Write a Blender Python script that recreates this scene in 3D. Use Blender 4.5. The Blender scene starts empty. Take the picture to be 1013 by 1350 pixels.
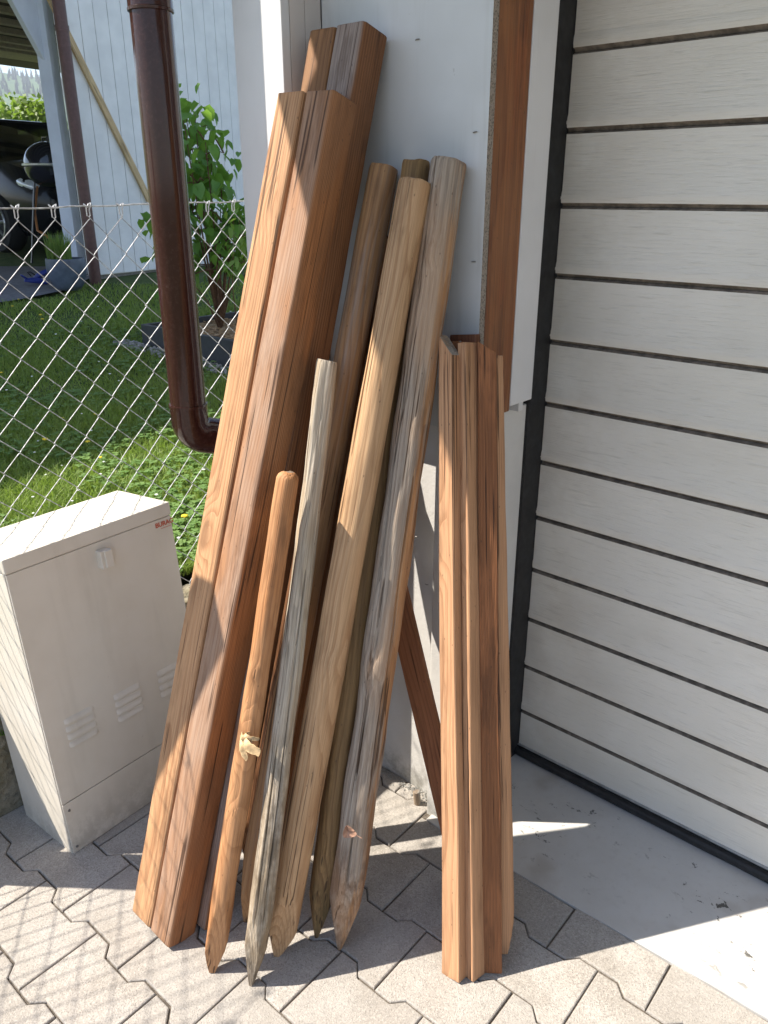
import bpy, bmesh, math, random
import numpy as np
from mathutils import Vector, Matrix, noise
random.seed(7); RNG = np.random.default_rng(7)
R_ = math.radians
sc = bpy.context.scene
COL = sc.collection

# ------------------------------------------------------------------ camera
FPX, CXP, CYP = 1039.0, 506.5, 675.0            # focal length in photo pixels, photo centre
EYE = np.array([0, 0, 1.39]); PITCH = R_(22.1); YAW = R_(48.6)
DV = np.array([-math.cos(YAW), math.sin(YAW), 0]); RV = np.array([math.sin(YAW), math.cos(YAW), 0]); ZV = np.array([0, 0, 1.0])
FV = DV*math.cos(PITCH) - ZV*math.sin(PITCH); UV = DV*math.sin(PITCH) + ZV*math.cos(PITCH)
cam = bpy.data.objects.new('camera', bpy.data.cameras.new('camera')); COL.objects.link(cam)
M = Matrix(((RV[0], UV[0], -FV[0], EYE[0]), (RV[1], UV[1], -FV[1], EYE[1]), (RV[2], UV[2], -FV[2], EYE[2]), (0, 0, 0, 1)))
cam.matrix_world = M
cam.data.sensor_fit = 'VERTICAL'; cam.data.sensor_height = 24; cam.data.lens = 24*FPX/1350.0
cam.data.clip_start = 0.05; cam.data.clip_end = 6000
sc.camera = cam

# ------------------------------------------------------------------ light
SUN_EL = R_(50); SUN = Vector((-.78*math.cos(SUN_EL), -.626*math.cos(SUN_EL), math.sin(SUN_EL))).normalized()
w = bpy.data.worlds.new('World'); sc.world = w; w.use_nodes = True
nt = w.node_tree; nt.nodes.clear()
sky = nt.nodes.new('ShaderNodeTexSky'); sky.sky_type = 'NISHITA'; sky.sun_disc = False
sky.sun_elevation = SUN_EL; sky.sun_rotation = math.atan2(SUN.x, SUN.y); sky.altitude = 600
sky.air_density = 1.0; sky.dust_density = 1.2
bg = nt.nodes.new('ShaderNodeBackground'); bg.inputs[1].default_value = 0.125
wo = nt.nodes.new('ShaderNodeOutputWorld'); nt.links.new(sky.outputs[0], bg.inputs[0]); nt.links.new(bg.outputs[0], wo.inputs[0])
sun = bpy.data.objects.new('sun', bpy.data.lights.new('sun', 'SUN')); COL.objects.link(sun)
sun.data.energy = 5.0; sun.data.angle = R_(0.5); sun.data.color = (1.0, .935, .83)
sun.rotation_euler = SUN.to_track_quat('Z', 'Y').to_euler(); sun.location = (-4, -3, 6)
sc.view_settings.view_transform = 'Standard'; sc.view_settings.look = 'None'
sc.view_settings.exposure = 1.15; sc.view_settings.gamma = 1; sc.view_settings.use_curve_mapping = False

sc.cycles.max_bounces = 6; sc.cycles.diffuse_bounces = 4; sc.cycles.glossy_bounces = 3; sc.cycles.transmission_bounces = 4

# ------------------------------------------------------------------ survey helpers (sight line meets a real surface)
def ray(x, y): return FV + RV*(x-CXP)/FPX - UV*(y-CYP)/FPX
def pl(x, y, ax, val):
    d = ray(x, y); return Vector(EYE + d*(val-EYE[ax])/d[ax])
def hit(x, y, p, n):
    d = Vector(ray(x, y)); e = Vector(EYE); return e + d*((Vector(p)-e).dot(n)/d.dot(n))
GD = (-0.8607, 0.5090)
def lawn_z(x, y): return .27 + .042*max(0, min(16, x*GD[0]+y*GD[1]))
def lawn(x, y):
    d = ray(x, y); t = (EYE[2]-.27)/(.042*(d[0]*GD[0]+d[1]*GD[1])-d[2]); return Vector(EYE+d*t)
def zat(x, y, P):
    d = ray(x, y); t = math.hypot(P[0], P[1])/math.hypot(d[0], d[1]); return float(EYE[2]+d[2]*t)

# ------------------------------------------------------------------ object helpers
def tag(o, label=None, cat=None, group=None, kind=None):
    if label: o['label'] = label
    if cat: o['category'] = cat
    if group: o['group'] = group
    if kind: o['kind'] = kind
    return o
def link(name, me, mat=None, parent=None):
    o = bpy.data.objects.new(name, me); COL.objects.link(o)
    if mat is not None:
        for m in (mat if isinstance(mat, (list, tuple)) else [mat]):
            if len(me.materials) < 6 and m.name not in [q.name for q in me.materials if q]: me.materials.append(m)
    if parent: o.parent = parent
    return o
def obj(name, bm, mat=None, parent=None, smooth=False):
    me = bpy.data.meshes.new(name); bm.normal_update(); bm.to_mesh(me); bm.free()
    if smooth:
        me.polygons.foreach_set('use_smooth', [True]*len(me.polygons))
        if smooth is not True: me.set_sharp_from_angle(angle=R_(smooth))
    return link(name, me, mat, parent)
def empty(name, loc, rz=0):
    o = bpy.data.objects.new(name, None); COL.objects.link(o); o.location = loc; o.rotation_euler = (0, 0, rz); o.empty_display_size = .05
    return o
def box(bm, c, s, bev=0, rot=None, mi=0):
    r = bmesh.ops.create_cube(bm, size=1); vs = r['verts']
    bmesh.ops.scale(bm, vec=s, verts=vs)
    if bev:
        es = list({e for v in vs for e in v.link_edges})
        r2 = bmesh.ops.bevel(bm, geom=es, offset=bev, segments=2, affect='EDGES', profile=.6)
        vs = list({v for f in r2['faces'] for v in f.verts} | {v for v in vs if v.is_valid})
        seen = set(vs); st = list(vs)
        while st:
            v = st.pop()
            for e in v.link_edges:
                q = e.other_vert(v)
                if q not in seen: seen.add(q); st.append(q)
        vs = list(seen)
    if rot is not None: bmesh.ops.rotate(bm, cent=(0, 0, 0), matrix=rot, verts=vs)
    bmesh.ops.translate(bm, vec=c, verts=vs)
    if mi:
        for f in {f for v in vs for f in v.link_faces}: f.material_index = mi
    return vs
def boxb(lo, hi, bev=0):
    bm = bmesh.new(); lo = Vector(lo); hi = Vector(hi); box(bm, (lo+hi)/2, hi-lo, bev); return bm
def tube(bm, pts, r, n=8, cap=True):
    pts = [Vector(p) for p in pts]; rings = []; up = None
    rs = r if isinstance(r, (list, tuple)) else [r]*len(pts)
    for i, p in enumerate(pts):
        t = (pts[min(i+1, len(pts)-1)]-pts[max(i-1, 0)]).normalized()
        if up is None: up = t.orthogonal().normalized()
        a = (up - t*up.dot(t)).normalized(); b = t.cross(a); up = a
        rings.append([bm.verts.new(p + (a*math.cos(2*math.pi*k/n)+b*math.sin(2*math.pi*k/n))*rs[i]) for k in range(n)])
    for A, B in zip(rings, rings[1:]):
        for k in range(n): bm.faces.new((A[k], A[(k+1) % n], B[(k+1) % n], B[k]))
    if cap: bm.faces.new(rings[0][::-1]); bm.faces.new(rings[-1])
def lathe(bm, prof, n=24, c=(0, 0, 0)):
    rings = []
    for r, z in prof:
        rings.append([bm.verts.new((c[0]+r*math.cos(2*math.pi*k/n), c[1]+r*math.sin(2*math.pi*k/n), c[2]+z)) for k in range(n)])
    for A, B in zip(rings, rings[1:]):
        for k in range(n): bm.faces.new((A[k], A[(k+1) % n], B[(k+1) % n], B[k]))
    bm.faces.new(rings[0][::-1]); bm.faces.new(rings[-1])
def sheet(name, pts, mat, kind='structure', parent=None):
    bm = bmesh.new(); bm.faces.new([bm.verts.new(p) for p in pts]); o = obj(name, bm, mat, parent)
    if kind: tag(o, kind=kind)
    return o
def frame_to(o, a, b, ang=0):
    """put a local z-axis piece with its foot at a, pointing to b, turned so local x lies near world X (+ang)"""
    a = Vector(a); z = (Vector(b)-a).normalized(); x = Vector((math.cos(ang), math.sin(ang), 0)); x = (x-z*x.dot(z)).normalized(); y = z.cross(x)
    o.matrix_world = Matrix(((x.x, y.x, z.x, a.x), (x.y, y.y, z.y, a.y), (x.z, y.z, z.z, a.z), (0, 0, 0, 1)))

# ------------------------------------------------------------------ materials
class NT:
    def __init__(s, name):
        s.m = bpy.data.materials.new(name); s.m.use_nodes = True; s.t = s.m.node_tree; s.N = s.t.nodes; s.L = s.t.links
        s.b = s.N['Principled BSDF']
    def n(s, typ, **kw):
        o = s.N.new('ShaderNode'+typ)
        for k, v in kw.items():
            if k == 'op': o.operation = v
            elif hasattr(o, k) and not k.startswith('i_'): setattr(o, k, v)
        return o
    def put(s, sock, v):
        if hasattr(v, 'is_output') or isinstance(v, bpy.types.NodeSocket): s.L.new(v, sock)
        elif isinstance(v, (tuple, list)) and len(v) == 3 and sock.type == 'RGBA': sock.default_value = (*v, 1)
        else: sock.default_value = v
    def coord(s, kind='Object'): return s.n('TexCoord').outputs[kind]
    def map(s, v, scale=(1, 1, 1), loc=(0, 0, 0), rot=(0, 0, 0)):
        o = s.n('Mapping'); s.put(o.inputs[0], v); o.inputs['Scale'].default_value = scale; o.inputs['Location'].default_value = loc; o.inputs['Rotation'].default_value = rot; return o.outputs[0]
    def noise(s, v, scale, detail=4, rough=.55, dist=0, out=0):
        o = s.n('TexNoise'); s.put(o.inputs['Vector'], v); o.inputs['Scale'].default_value = scale; o.inputs['Detail'].default_value = detail; o.inputs['Roughness'].default_value = rough; o.inputs['Distortion'].default_value = dist
        return o.outputs[out]
    def vor(s, v, scale, feature='F1', out='Distance', rnd=1):
        o = s.n('TexVoronoi'); o.feature = feature; s.put(o.inputs['Vector'], v); o.inputs['Scale'].default_value = scale; o.inputs['Randomness'].default_value = rnd; return o.outputs[out]
    def math(s, op, a, b=0, c=0, clamp=False):
        o = s.n('Math', op=op); o.use_clamp = clamp; s.put(o.inputs[0], a); s.put(o.inputs[1], b); s.put(o.inputs[2], c); return o.outputs[0]
    def vmath(s, op, a, b=(0, 0, 0)):
        o = s.n('VectorMath', op=op); s.put(o.inputs[0], a); s.put(o.inputs[1], b); return o.outputs[0]
    def sep(s, v):
        o = s.n('SeparateXYZ'); s.put(o.inputs[0], v); return o.outputs
    def comb(s, x, y, z):
        o = s.n('CombineXYZ'); s.put(o.inputs[0], x); s.put(o.inputs[1], y); s.put(o.inputs[2], z); return o.outputs[0]
    def ramp(s, v, stops, interp='LINEAR'):
        o = s.n('ValToRGB'); s.put(o.inputs[0], v); e = o.color_ramp.elements; o.color_ramp.interpolation = interp
        while len(e) < len(stops): e.new(.5)
        for i, (p, c) in enumerate(stops):
            e[i].position = p; e[i].color = (c, c, c, 1) if not isinstance(c, (tuple, list)) else (*c, 1)
        return o.outputs[0]
    def mix(s, f, a, b, mode='MIX'):
        o = s.n('Mix'); o.data_type = 'RGBA'; o.blend_type = mode; s.put(o.inputs[0], f); s.put(o.inputs[6], a); s.put(o.inputs[7], b); return o.outputs[2]
    def sm(s, v, lo, hi):
        o = s.n('MapRange'); o.interpolation_type = 'SMOOTHSTEP'; s.put(o.inputs[0], v); o.inputs[1].default_value = lo; o.inputs[2].default_value = hi; return o.outputs[0]
    def bump(s, h, strength=.3, dist=.002, normal=None):
        o = s.n('Bump'); s.put(o.inputs['Height'], h); o.inputs['Strength'].default_value = strength; o.inputs['Distance'].default_value = dist
        if normal is not None: s.L.new(normal, o.inputs['Normal'])
        return o.outputs[0]
    def done(s, col, rough=.7, normal=None, metal=0, spec=.5, **kw):
        s.put(s.b.inputs['Base Color'], col); s.put(s.b.inputs['Roughness'], rough); s.b.inputs['Metallic'].default_value = metal
        s.b.inputs['Specular IOR Level'].default_value = spec
        if normal is not None: s.L.new(normal, s.b.inputs['Normal'])
        for k, v in kw.items(): s.put(s.b.inputs[k.replace('_', ' ')], v)
        return s.m

def plain(name, col, rough=.6, metal=0, vary=.12, scale=30, bump=.15, spec=.4):
    t = NT(name); c = t.coord(); n = t.noise(c, scale, 5, .6)
    cc = t.mix(t.sm(n, .35, .7), tuple(x*(1-vary) for x in col), tuple(min(1, x*(1+vary)) for x in col))
    return t.done(cc, rough, t.bump(n, bump, .001), metal, spec)

def wood(name, light, dark, seed=0, off=(.05, .03), tilt=.02, ringf=190, gray=0, grayc=(.36, .34, .31), grayside=None, knots=1.0, streak=.5, dirtz=0, dirtc=(.09, .06, .045), red=None, end=False, rough=.68, relief=.5, fresh=None, greyend=None):
    """solid wood: rings round a tilted pith, knots, fibre streaks, weathering on one side of the piece"""
    t = NT(name); c = t.coord(); c0 = t.vmath('ADD', c, (0, 0, seed*3.17))
    # knots
    kc = t.map(c0, (10, 10, 4.2)); kd = t.vor(kc, 1.0); kcell = t.sep(t.vor(kc, 1.0, out='Color'))[0]
    kon = t.math('GREATER_THAN', kcell, .5)
    kf = t.math('MULTIPLY', t.math('MULTIPLY', t.sm(kd, .42, .05), kon), knots)
    kcore = t.math('MULTIPLY', t.math('MULTIPLY', t.sm(kd, .17, .09), kon), min(1, knots))
    lo = t.noise(t.map(c0, (7, 7, 2.2)), 1, 1, .5); wob = t.noise(t.map(c0, (30, 30, 6)), 1, 1, .5)
    x, y, z = t.sep(c)
    xx = t.math('ADD', x, off[0]); yy = t.math('ADD', y, off[1])
    xx = t.math('ADD', xx, t.math('MULTIPLY', z, tilt)); yy = t.math('ADD', yy, t.math('MULTIPLY', z, -tilt*.6))
    r = t.math('SQRT', t.math('ADD', t.math('MULTIPLY', xx, xx), t.math('MULTIPLY', yy, yy)))
    r = t.math('ADD', r, t.math('MULTIPLY', lo, .022)); r = t.math('ADD', r, t.math('MULTIPLY', wob, .004))
    r = t.math('ADD', r, t.math('MULTIPLY', kf, .016))
    saw = t.math('FRACT', t.math('MULTIPLY', r, ringf))
    ring = t.sm(saw, .35, .95)
    ring = t.math('MULTIPLY', ring, t.sm(saw, 1.0, .93))
    fib = t.noise(t.map(c0, (460, 460, 7)), 1, 2, .7)
    str_ = t.noise(t.map(c0, (110, 110, 1.8)), 1, 2, .65)
    blot = t.noise(t.map(c0, (16, 16, 3.5)), 1, 3, .6)
    col = t.mix(t.math('MULTIPLY', ring, .8), light, dark)
    col = t.mix(t.math('MULTIPLY', t.sm(str_, .42, .75), streak), col, tuple(v*.62 for v in light))
    if red: col = t.mix(t.math('MULTIPLY', t.sm(blot, .4, .65), .75), col, red)
    col = t.mix(t.math('MULTIPLY', t.sm(fib, .35, .7), .45), col, tuple(v*.5 for v in dark))
    col = t.mix(t.math('MULTIPLY', kcore, .92), col, tuple(v*.38 for v in dark))
    if gray or grayside:
        g = t.sm(t.math('ADD', t.math('MULTIPLY', str_, .5), t.math('MULTIPLY', blot, .5)), .62-.5*gray, .86-.5*gray) if gray else 0.0
        if grayside:
            sx, sy, th, amt = grayside
            nx, ny, nz = t.sep(c)
            d = t.math('ADD', t.math('MULTIPLY', nx, sx), t.math('MULTIPLY', ny, sy))
            d = t.math('ADD', d, t.math('MULTIPLY', t.math('SUBTRACT', blot, .5), .012))
            g2 = t.math('MULTIPLY', t.sm(d, th, th+.006), amt)
            g = t.math('MAXIMUM', g, g2) if gray else g2
        gc = t.mix(t.sm(fib, .25, .75), tuple(v*.62 for v in grayc), tuple(v*1.25 for v in grayc))
        gc = t.mix(t.math('MULTIPLY', ring, .35), gc, tuple(v*.45 for v in grayc))
        col = t.mix(t.math('MULTIPLY', g, .92), col, gc)
    if dirtz:
        dz = t.math('ADD', z, t.math('MULTIPLY', t.math('SUBTRACT', blot, .5), .5))
        dm = t.math('MULTIPLY', t.sm(dz, dirtz, dirtz*.45), t.sm(t.noise(t.map(c0, (35, 35, 14)), 1, 5, .7), .36, .6))
        col = t.mix(t.math('MULTIPLY', dm, .8), col, dirtc)
    st2 = t.noise(t.map(c0, (26, 26, 5)), 1, 4, .7)
    col = t.mix(t.math('MULTIPLY', t.sm(st2, .52, .66), .42), col, tuple(v*.42 for v in dark))
    col = t.mix(t.math('MULTIPLY', t.sm(blot, .56, .36), .30), col, tuple(min(1, v*1.25) for v in light))
    chk = t.noise(t.map(c0, (170, 170, 1.5)), 1, 1, .5); ckz = t.noise(t.map(c0, (20, 20, 4)), 1, 1, .5)
    ck = t.math('MULTIPLY', t.sm(chk, .625, .655), t.sm(ckz, .46, .56)); col = t.mix(t.math('MULTIPLY', ck, .85), col, tuple(v*.25 for v in dark))
    spk = t.vor(t.map(c0, (60, 60, 30)), 1.0)
    col = t.mix(t.math('MULTIPLY', t.sm(spk, .09, .04), .5), col, (.04, .025, .02))
    ge = t.n('NewGeometry')
    h = t.math('ADD', t.math('MULTIPLY', ring, -.5), t.math('MULTIPLY', fib, .9)); h = t.math('ADD', h, t.math('MULTIPLY', kf, 1.1))
    h = t.math('ADD', h, t.math('MULTIPLY', str_, .9)); h = t.math('SUBTRACT', h, t.math('MULTIPLY', ck, 1.6))
    hs = t.n('HueSaturation'); hs.inputs['Saturation'].default_value = 1.0; hs.inputs['Hue'].default_value = .504; hs.inputs['Value'].default_value = .87; t.put(hs.inputs['Color'], col)
    return t.done(hs.outputs[0], rough, t.bump(h, relief, .0016), 0, .35)

def m_paver(name, base, tint):
    t = NT(name); c = t.coord(); oi = t.n('ObjectInfo'); rnd = oi.outputs['Random']
    cs = t.vmath('ADD', c, t.comb(t.math('MULTIPLY', rnd, 13.7), t.math('MULTIPLY', rnd, 7.1), 0))
    n1 = t.noise(cs, 9, 4, .6); n2 = t.noise(cs, 260, 3, .7); v = t.vor(cs, 420); vc = t.sep(t.vor(cs, 420, out='Color'))[0]; n3 = t.noise(cs, 34, 5, .65)
    col = t.mix(t.sm(n1, .3, .7), tuple(x*.90 for x in base), tint)
    col = t.mix(t.math('MULTIPLY', t.sm(vc, .55, 1), .55), col, tuple(min(1, x*1.45) for x in base))
    col = t.mix(t.math('MULTIPLY', t.sm(vc, .3, .0), .5), col, tuple(x*.5 for x in base))
    col = t.mix(t.math('MULTIPLY', t.sm(n3, .52, .75), .22), col, (.17, .15, .13))
    col = t.mix(t.math('MULTIPLY', t.sm(t.noise(c, 3.1, 5, .7), .50, .68), .35), col, (.20, .175, .14))
    col = t.mix(t.math('MULTIPLY', rnd, .38), col, tuple(x*.78 for x in tint))
    h = t.math('ADD', t.math('MULTIPLY', t.sm(v, 0, .5), .7), t.math('MULTIPLY', n2, .8)); h = t.math('ADD', h, t.math('MULTIPLY', n3, 1.2))
    return t.done(col, .93, t.bump(h, .75, .0016), 0, .2)
MAT = {}
MAT['paver'] = m_paver('paver_concrete', (.375, .338, .298), (.405, .375, .34))
MAT['sand'] = plain('joint_sand', (.12, .10, .08), .95, vary=.4, scale=200, bump=.5)
def m_slab():
    t = NT('painted_slab'); c = t.coord(); n = t.noise(c, 3.2, 4, .6); f = t.noise(c, 60, 4, .6); p = t.noise(t.map(c, (24, 38, 24)), 1, 6, .75, .6); big = t.noise(c, 4.0, 2, .5)
    col = t.mix(t.sm(n, .3, .75), (.56, .545, .52), (.47, .45, .42))
    col = t.mix(t.math('MULTIPLY', t.sm(f, .5, .8), .25), col, (.36, .33, .29))
    x, y, z = t.sep(c)
    zone = t.math('MULTIPLY', t.sm(y, 1.20, 1.26), t.sm(y, 1.50, 1.44)); zone = t.math('MULTIPLY', zone, t.sm(big, .40, .58))
    chip = t.math('MULTIPLY', t.sm(p, .60, .625), zone)
    stain = t.math('MULTIPLY', t.sm(t.noise(c, 7, 3, .5), .55, .75), .45)
    col = t.mix(stain, col, (.30, .25, .20)); col = t.mix(chip, col, (.10, .095, .085))
    return t.done(col, .62, t.bump(t.math('SUBTRACT', t.math('MULTIPLY', f, .4), chip), .35, .0012), 0, .35)
MAT['slab'] = m_slab()
def m_plaster(name, base, specks=.5, warm=(.45, .42, .37)):
    t = NT(name); c = t.coord(); n = t.noise(c, 6, 4, .6); f = t.noise(c, 90, 5, .65); p = t.noise(t.map(c, (28, 28, 40)), 1, 6, .8, .8)
    x, y, z = t.sep(c)
    col = t.mix(t.sm(n, .3, .7), base, tuple(v*.9 for v in base))
    col = t.mix(t.math('MULTIPLY', t.sm(p, .66, .7), specks), col, (.12, .10, .09))
    grime = t.math('MULTIPLY', t.sm(t.math('ADD', z, t.math('MULTIPLY', f, .12)), .17, .03), t.sm(t.noise(c, 22, 5, .7), .3, .6))
    col = t.mix(t.math('MULTIPLY', grime, .8), col, (.16, .15, .12))
    return t.done(col, .8, t.bump(t.math('ADD', f, t.math('MULTIPLY', p, 1.2)), .4, .002), 0, .3)
MAT['plaster'] = m_plaster('painted_plinth', (.62, .60, .57))
def m_panel():
    t = NT('painted_panel'); c = t.coord(); n = t.noise(c, 3, 4, .6); f = t.noise(t.map(c, (140, 140, 30)), 1, 4, .6); p = t.noise(c, 26, 5, .8)
    col = t.mix(t.sm(n, .3, .7), (.57, .575, .575), (.48, .485, .48))
    col = t.mix(t.math('MULTIPLY', t.sm(p, .66, .70), .6), col, (.25, .23, .21)); sk = t.noise(t.map(c, (30, 30, 2.2)), 1, 4, .65)
    col = t.mix(t.math('MULTIPLY', t.sm(sk, .5, .75), .28), col, (.33, .31, .28))
    return t.done(col, .42, t.bump(f, .12, .0008), 0, .4)
MAT['panel'] = m_panel()
def m_paintwood(name, base, ax=2, gap=.35):
    t = NT(name); c = t.coord(); sc_ = [170, 170, 170]; sc_[ax] = 5; f = t.noise(t.map(c, tuple(sc_)), 1, 4, .6); n = t.noise(c, 5, 3, .6); p = t.noise(t.map(c, (60, 60, 60)), 1, 5, .8)
    col = t.mix(t.sm(n, .3, .7), base, tuple(v*.9 for v in base)); col = t.mix(t.math('MULTIPLY', t.sm(f, .62, .75), gap), col, tuple(v*.62 for v in base))
    col = t.mix(t.math('MULTIPLY', t.sm(p, .72, .75), .6), col, (.2, .15, .12))
    return t.done(col, .5, t.bump(f, .3, .001), 0, .4)
MAT['white_wood'] = m_paintwood('white_painted_wood', (.66, .65, .65))
MAT['pink_wood'] = m_paintwood('pinkish_painted_wood', (.60, .545, .51), gap=.15)
MAT['shed_white'] = m_paintwood('shed_white_board', (.90, .88, .85), gap=.1)
MAT['blue_white'] = m_paintwood('pale_blue_painted_wood', (.72, .76, .84), gap=.1)
MAT['chipboard'] = (lambda t: t.done(t.mix(t.sm(t.vor(t.map(t.coord(), (1, 1, .6)), 420), .1, .5), (.06, .045, .035), (.34, .29, .24)), .95, t.bump(t.vor(t.coord(), 420), .9, .003)))(NT('chipboard_edge'))
def m_door():
    t = NT('door_paint'); c = t.coord(); a = t.noise(t.map(c, (14, 200, 260)), 1, 4, .65, .4); b_ = t.noise(t.map(c, (2, 30, 14)), 1, 3, .5); d = t.noise(c, 2.2, 3, .6); sp = t.noise(c, 75, 4, .8)
    dd = t.noise(t.map(c, (3, 1, 9)), 1, 4, .6)
    col = t.mix(t.sm(d, .3, .7), (.71, .67, .60), (.62, .58, .505))
    col = t.mix(t.math('MULTIPLY', t.sm(a, .56, .68), .28), col, (.36, .33, .28))
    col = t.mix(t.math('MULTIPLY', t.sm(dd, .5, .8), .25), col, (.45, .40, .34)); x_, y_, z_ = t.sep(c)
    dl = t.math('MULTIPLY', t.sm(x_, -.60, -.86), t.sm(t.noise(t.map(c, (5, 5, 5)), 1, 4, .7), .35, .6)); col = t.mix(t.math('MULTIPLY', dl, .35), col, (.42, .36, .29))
    col = t.mix(t.math('MULTIPLY', t.sm(sp, .77, .80), .6), col, (.2, .14, .1))
    return t.done(col, .36, t.bump(t.math('ADD', a, t.math('MULTIPLY', b_, .6)), .9, .002), 0, .5)
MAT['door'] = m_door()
MAT['seal'] = plain('black_rubber', (.014, .014, .015), .55, vary=.4, scale=60)
MAT['groove'] = plain('groove_dark', (.035, .028, .022), .8, vary=.3)
def m_pipe():
    t = NT('brown_enamel'); c = t.coord(); n = t.noise(c, 120, 5, .75); g = t.noise(t.map(c, (18, 18, 3)), 1, 4, .6)
    dust = t.math('MULTIPLY', t.sm(n, .45, .75), t.sm(g, .25, .8))
    col = t.mix(t.math('MULTIPLY', dust, .22), (.035, .012, .009), (.22, .12, .10))
    ro = t.math('ADD', .10, t.math('MULTIPLY', dust, .3))
    return t.done(col, ro, t.bump(n, .04, .0006), 0, .3, Coat_Weight=.12, Coat_Roughness=.05)
MAT['pipe'] = m_pipe()
def m_cab():
    t = NT('cabinet_polyester'); c = t.coord(); n = t.noise(c, 4, 4, .6); f = t.noise(c, 220, 3, .7); st = t.noise(t.map(c, (20, 20, 2.5)), 1, 4, .6); s2 = t.noise(c, 55, 4, .8)
    col = t.mix(t.sm(n, .3, .7), (.64, .59, .51), (.58, .525, .44))
    col = t.mix(t.math('MULTIPLY', t.sm(st, .5, .8), .25), col, (.40, .36, .29))
    col = t.mix(t.math('MULTIPLY', t.sm(s2, .70, .74), .6), col, (.22, .17, .12)); x_, y_, z_ = t.sep(c)
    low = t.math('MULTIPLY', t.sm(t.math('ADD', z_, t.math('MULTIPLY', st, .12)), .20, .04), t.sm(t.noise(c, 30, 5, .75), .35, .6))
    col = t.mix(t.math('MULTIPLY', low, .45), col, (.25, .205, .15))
    return t.done(col, .55, t.bump(f, .12, .0008), 0, .4)
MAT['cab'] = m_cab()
MAT['red'] = plain('red_print', (.50, .09, .04), .5)
MAT['zinc'] = plain('galvanised_wire', (.42, .42, .43), .6, .3, vary=.35, scale=90, bump=.3)
def m_conc():
    t = NT('mossy_concrete'); c = t.coord(); n = t.noise(c, 9, 5, .65); f = t.noise(c, 60, 6, .75); v = t.vor(c, 55)
    col = t.mix(t.sm(n, .35, .65), (.20, .17, .11), (.31, .27, .20)); col = t.mix(t.math('MULTIPLY', t.sm(f, .5, .7), .7), col, (.07, .06, .045))
    return t.done(col, .95, t.bump(t.math('ADD', f, v), .9, .009), 0, .2)
MAT['conc'] = m_conc()
def m_soil(name, a, b_, s=12):
    t = NT(name); c = t.coord(); n = t.noise(c, s, 6, .7); n2 = t.noise(c, s*9, 4, .7)
    col = t.mix(t.sm(n, .35, .65), a, b_); col = t.mix(t.math('MULTIPLY', t.sm(n2, .4, .7), .5), col, tuple(v*.5 for v in a))
    return t.done(col, .95, t.bump(n2, .7, .01), 0, .2)
MAT['lawn_soil'] = m_soil('lawn_ground', (.06, .095, .025), (.10, .13, .04))
MAT['ground'] = m_soil('ground_earth', (.09, .10, .05), (.12, .12, .07), 1)
MAT['asphalt'] = m_soil('driveway_asphalt', (.16, .155, .16), (.20, .19, .19), 3)
MAT['hill'] = m_soil('hill_meadow', (.05, .10, .035), (.09, .15, .05), .01)
def m_leaf(name, a, b_, trans=.35, rough=.5, rs=1):
    t = NT(name); oi = t.n('ObjectInfo'); c = t.coord(); n = t.noise(c, 9*rs, 3, .6)
    f = t.math('ADD', t.math('MULTIPLY', oi.outputs['Random'], .5), t.math('MULTIPLY', t.sm(n, .3, .7), .5))
    col = t.mix(f, a, b_); t.done(col, rough, None, 0, .4)
    tr = t.n('BsdfTranslucent'); t.put(tr.inputs[0], t.mix(.5, col, (.35, .55, .06), 'MIX'))
    mx = t.n('MixShader'); mx.inputs[0].default_value = trans; t.L.new(t.b.outputs[0], mx.inputs[1]); t.L.new(tr.outputs[0], mx.inputs[2])
    t.L.new(mx.outputs[0], t.N['Material Output'].inputs[0]); return t.m
MAT['grass'] = m_leaf('grass_blade', (.10, .19, .03), (.28, .34, .07), .35, .55, 5)
MAT['clover'] = m_leaf('clover_leaf', (.11, .21, .045), (.22, .32, .09), .3, .5, 1)
MAT['lilac'] = m_leaf('lilac_leaf', (.08, .20, .03), (.16, .33, .06), .5, .35, 4)
MAT['young'] = m_leaf('young_leaf', (.12, .22, .03), (.19, .30, .06), .4, .45, 4)
MAT['tree_leaf'] = m_leaf('tree_leaf', (.04, .10, .015), (.16, .22, .03), .35, .55, .12)
MAT['yellow'] = plain('dandelion_yellow', (.75, .55, .03), .6); MAT['petal'] = plain('daisy_white', (.75, .75, .7), .6)
MAT['bark'] = m_soil('bark_brown', (.14, .075, .045), (.20, .12, .075), 30)
MAT['conifer'] = plain('conifer_green', (.018, .045, .022), .9, vary=.4, scale=.05)
MAT['bed'] = plain('dark_bed_board', (.035, .038, .045), .5)
MAT['chips'] = m_soil('wood_chips', (.34, .21, .11), (.50, .36, .22), 25)
MAT['gravel'] = m_soil('grey_gravel', (.30, .29, .27), (.42, .41, .38), 40)
MAT['carpaint'] = (lambda t: t.done((.008, .009, .012), .22, None, 0, .3, Coat_Weight=.25, Coat_Roughness=.05))(NT('black_car_paint'))
MAT['glass'] = (lambda t: t.done((.02, .025, .025), .04, None, 0, .6, Transmission_Weight=.55, Alpha=.75))(NT('car_glass'))
MAT['lamp'] = (lambda t: t.done((.62, .66, .72), .12, None, .25, .6))(NT('headlight_glass'))
MAT['tyre'] = plain('tyre_rubber', (.018, .018, .019), .85)
MAT['rim'] = plain('grey_alloy', (.35, .36, .38), .3, .8)
MAT['black_enamel'] = (lambda t: t.done((.012, .013, .02), .15, None, 0, .5, Coat_Weight=.7, Coat_Roughness=.05))(NT('black_enamel'))
MAT['steel'] = plain('bright_steel', (.55, .57, .6), .3, .9)
MAT['pot'] = plain('blue_grey_glaze', (.10, .125, .17), .35, vary=.25, scale=7)
MAT['blue'] = plain('blue_plastic', (.015, .03, .20), .45)
MAT['hose'] = plain('orange_hose', (.40, .16, .05), .5)
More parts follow.
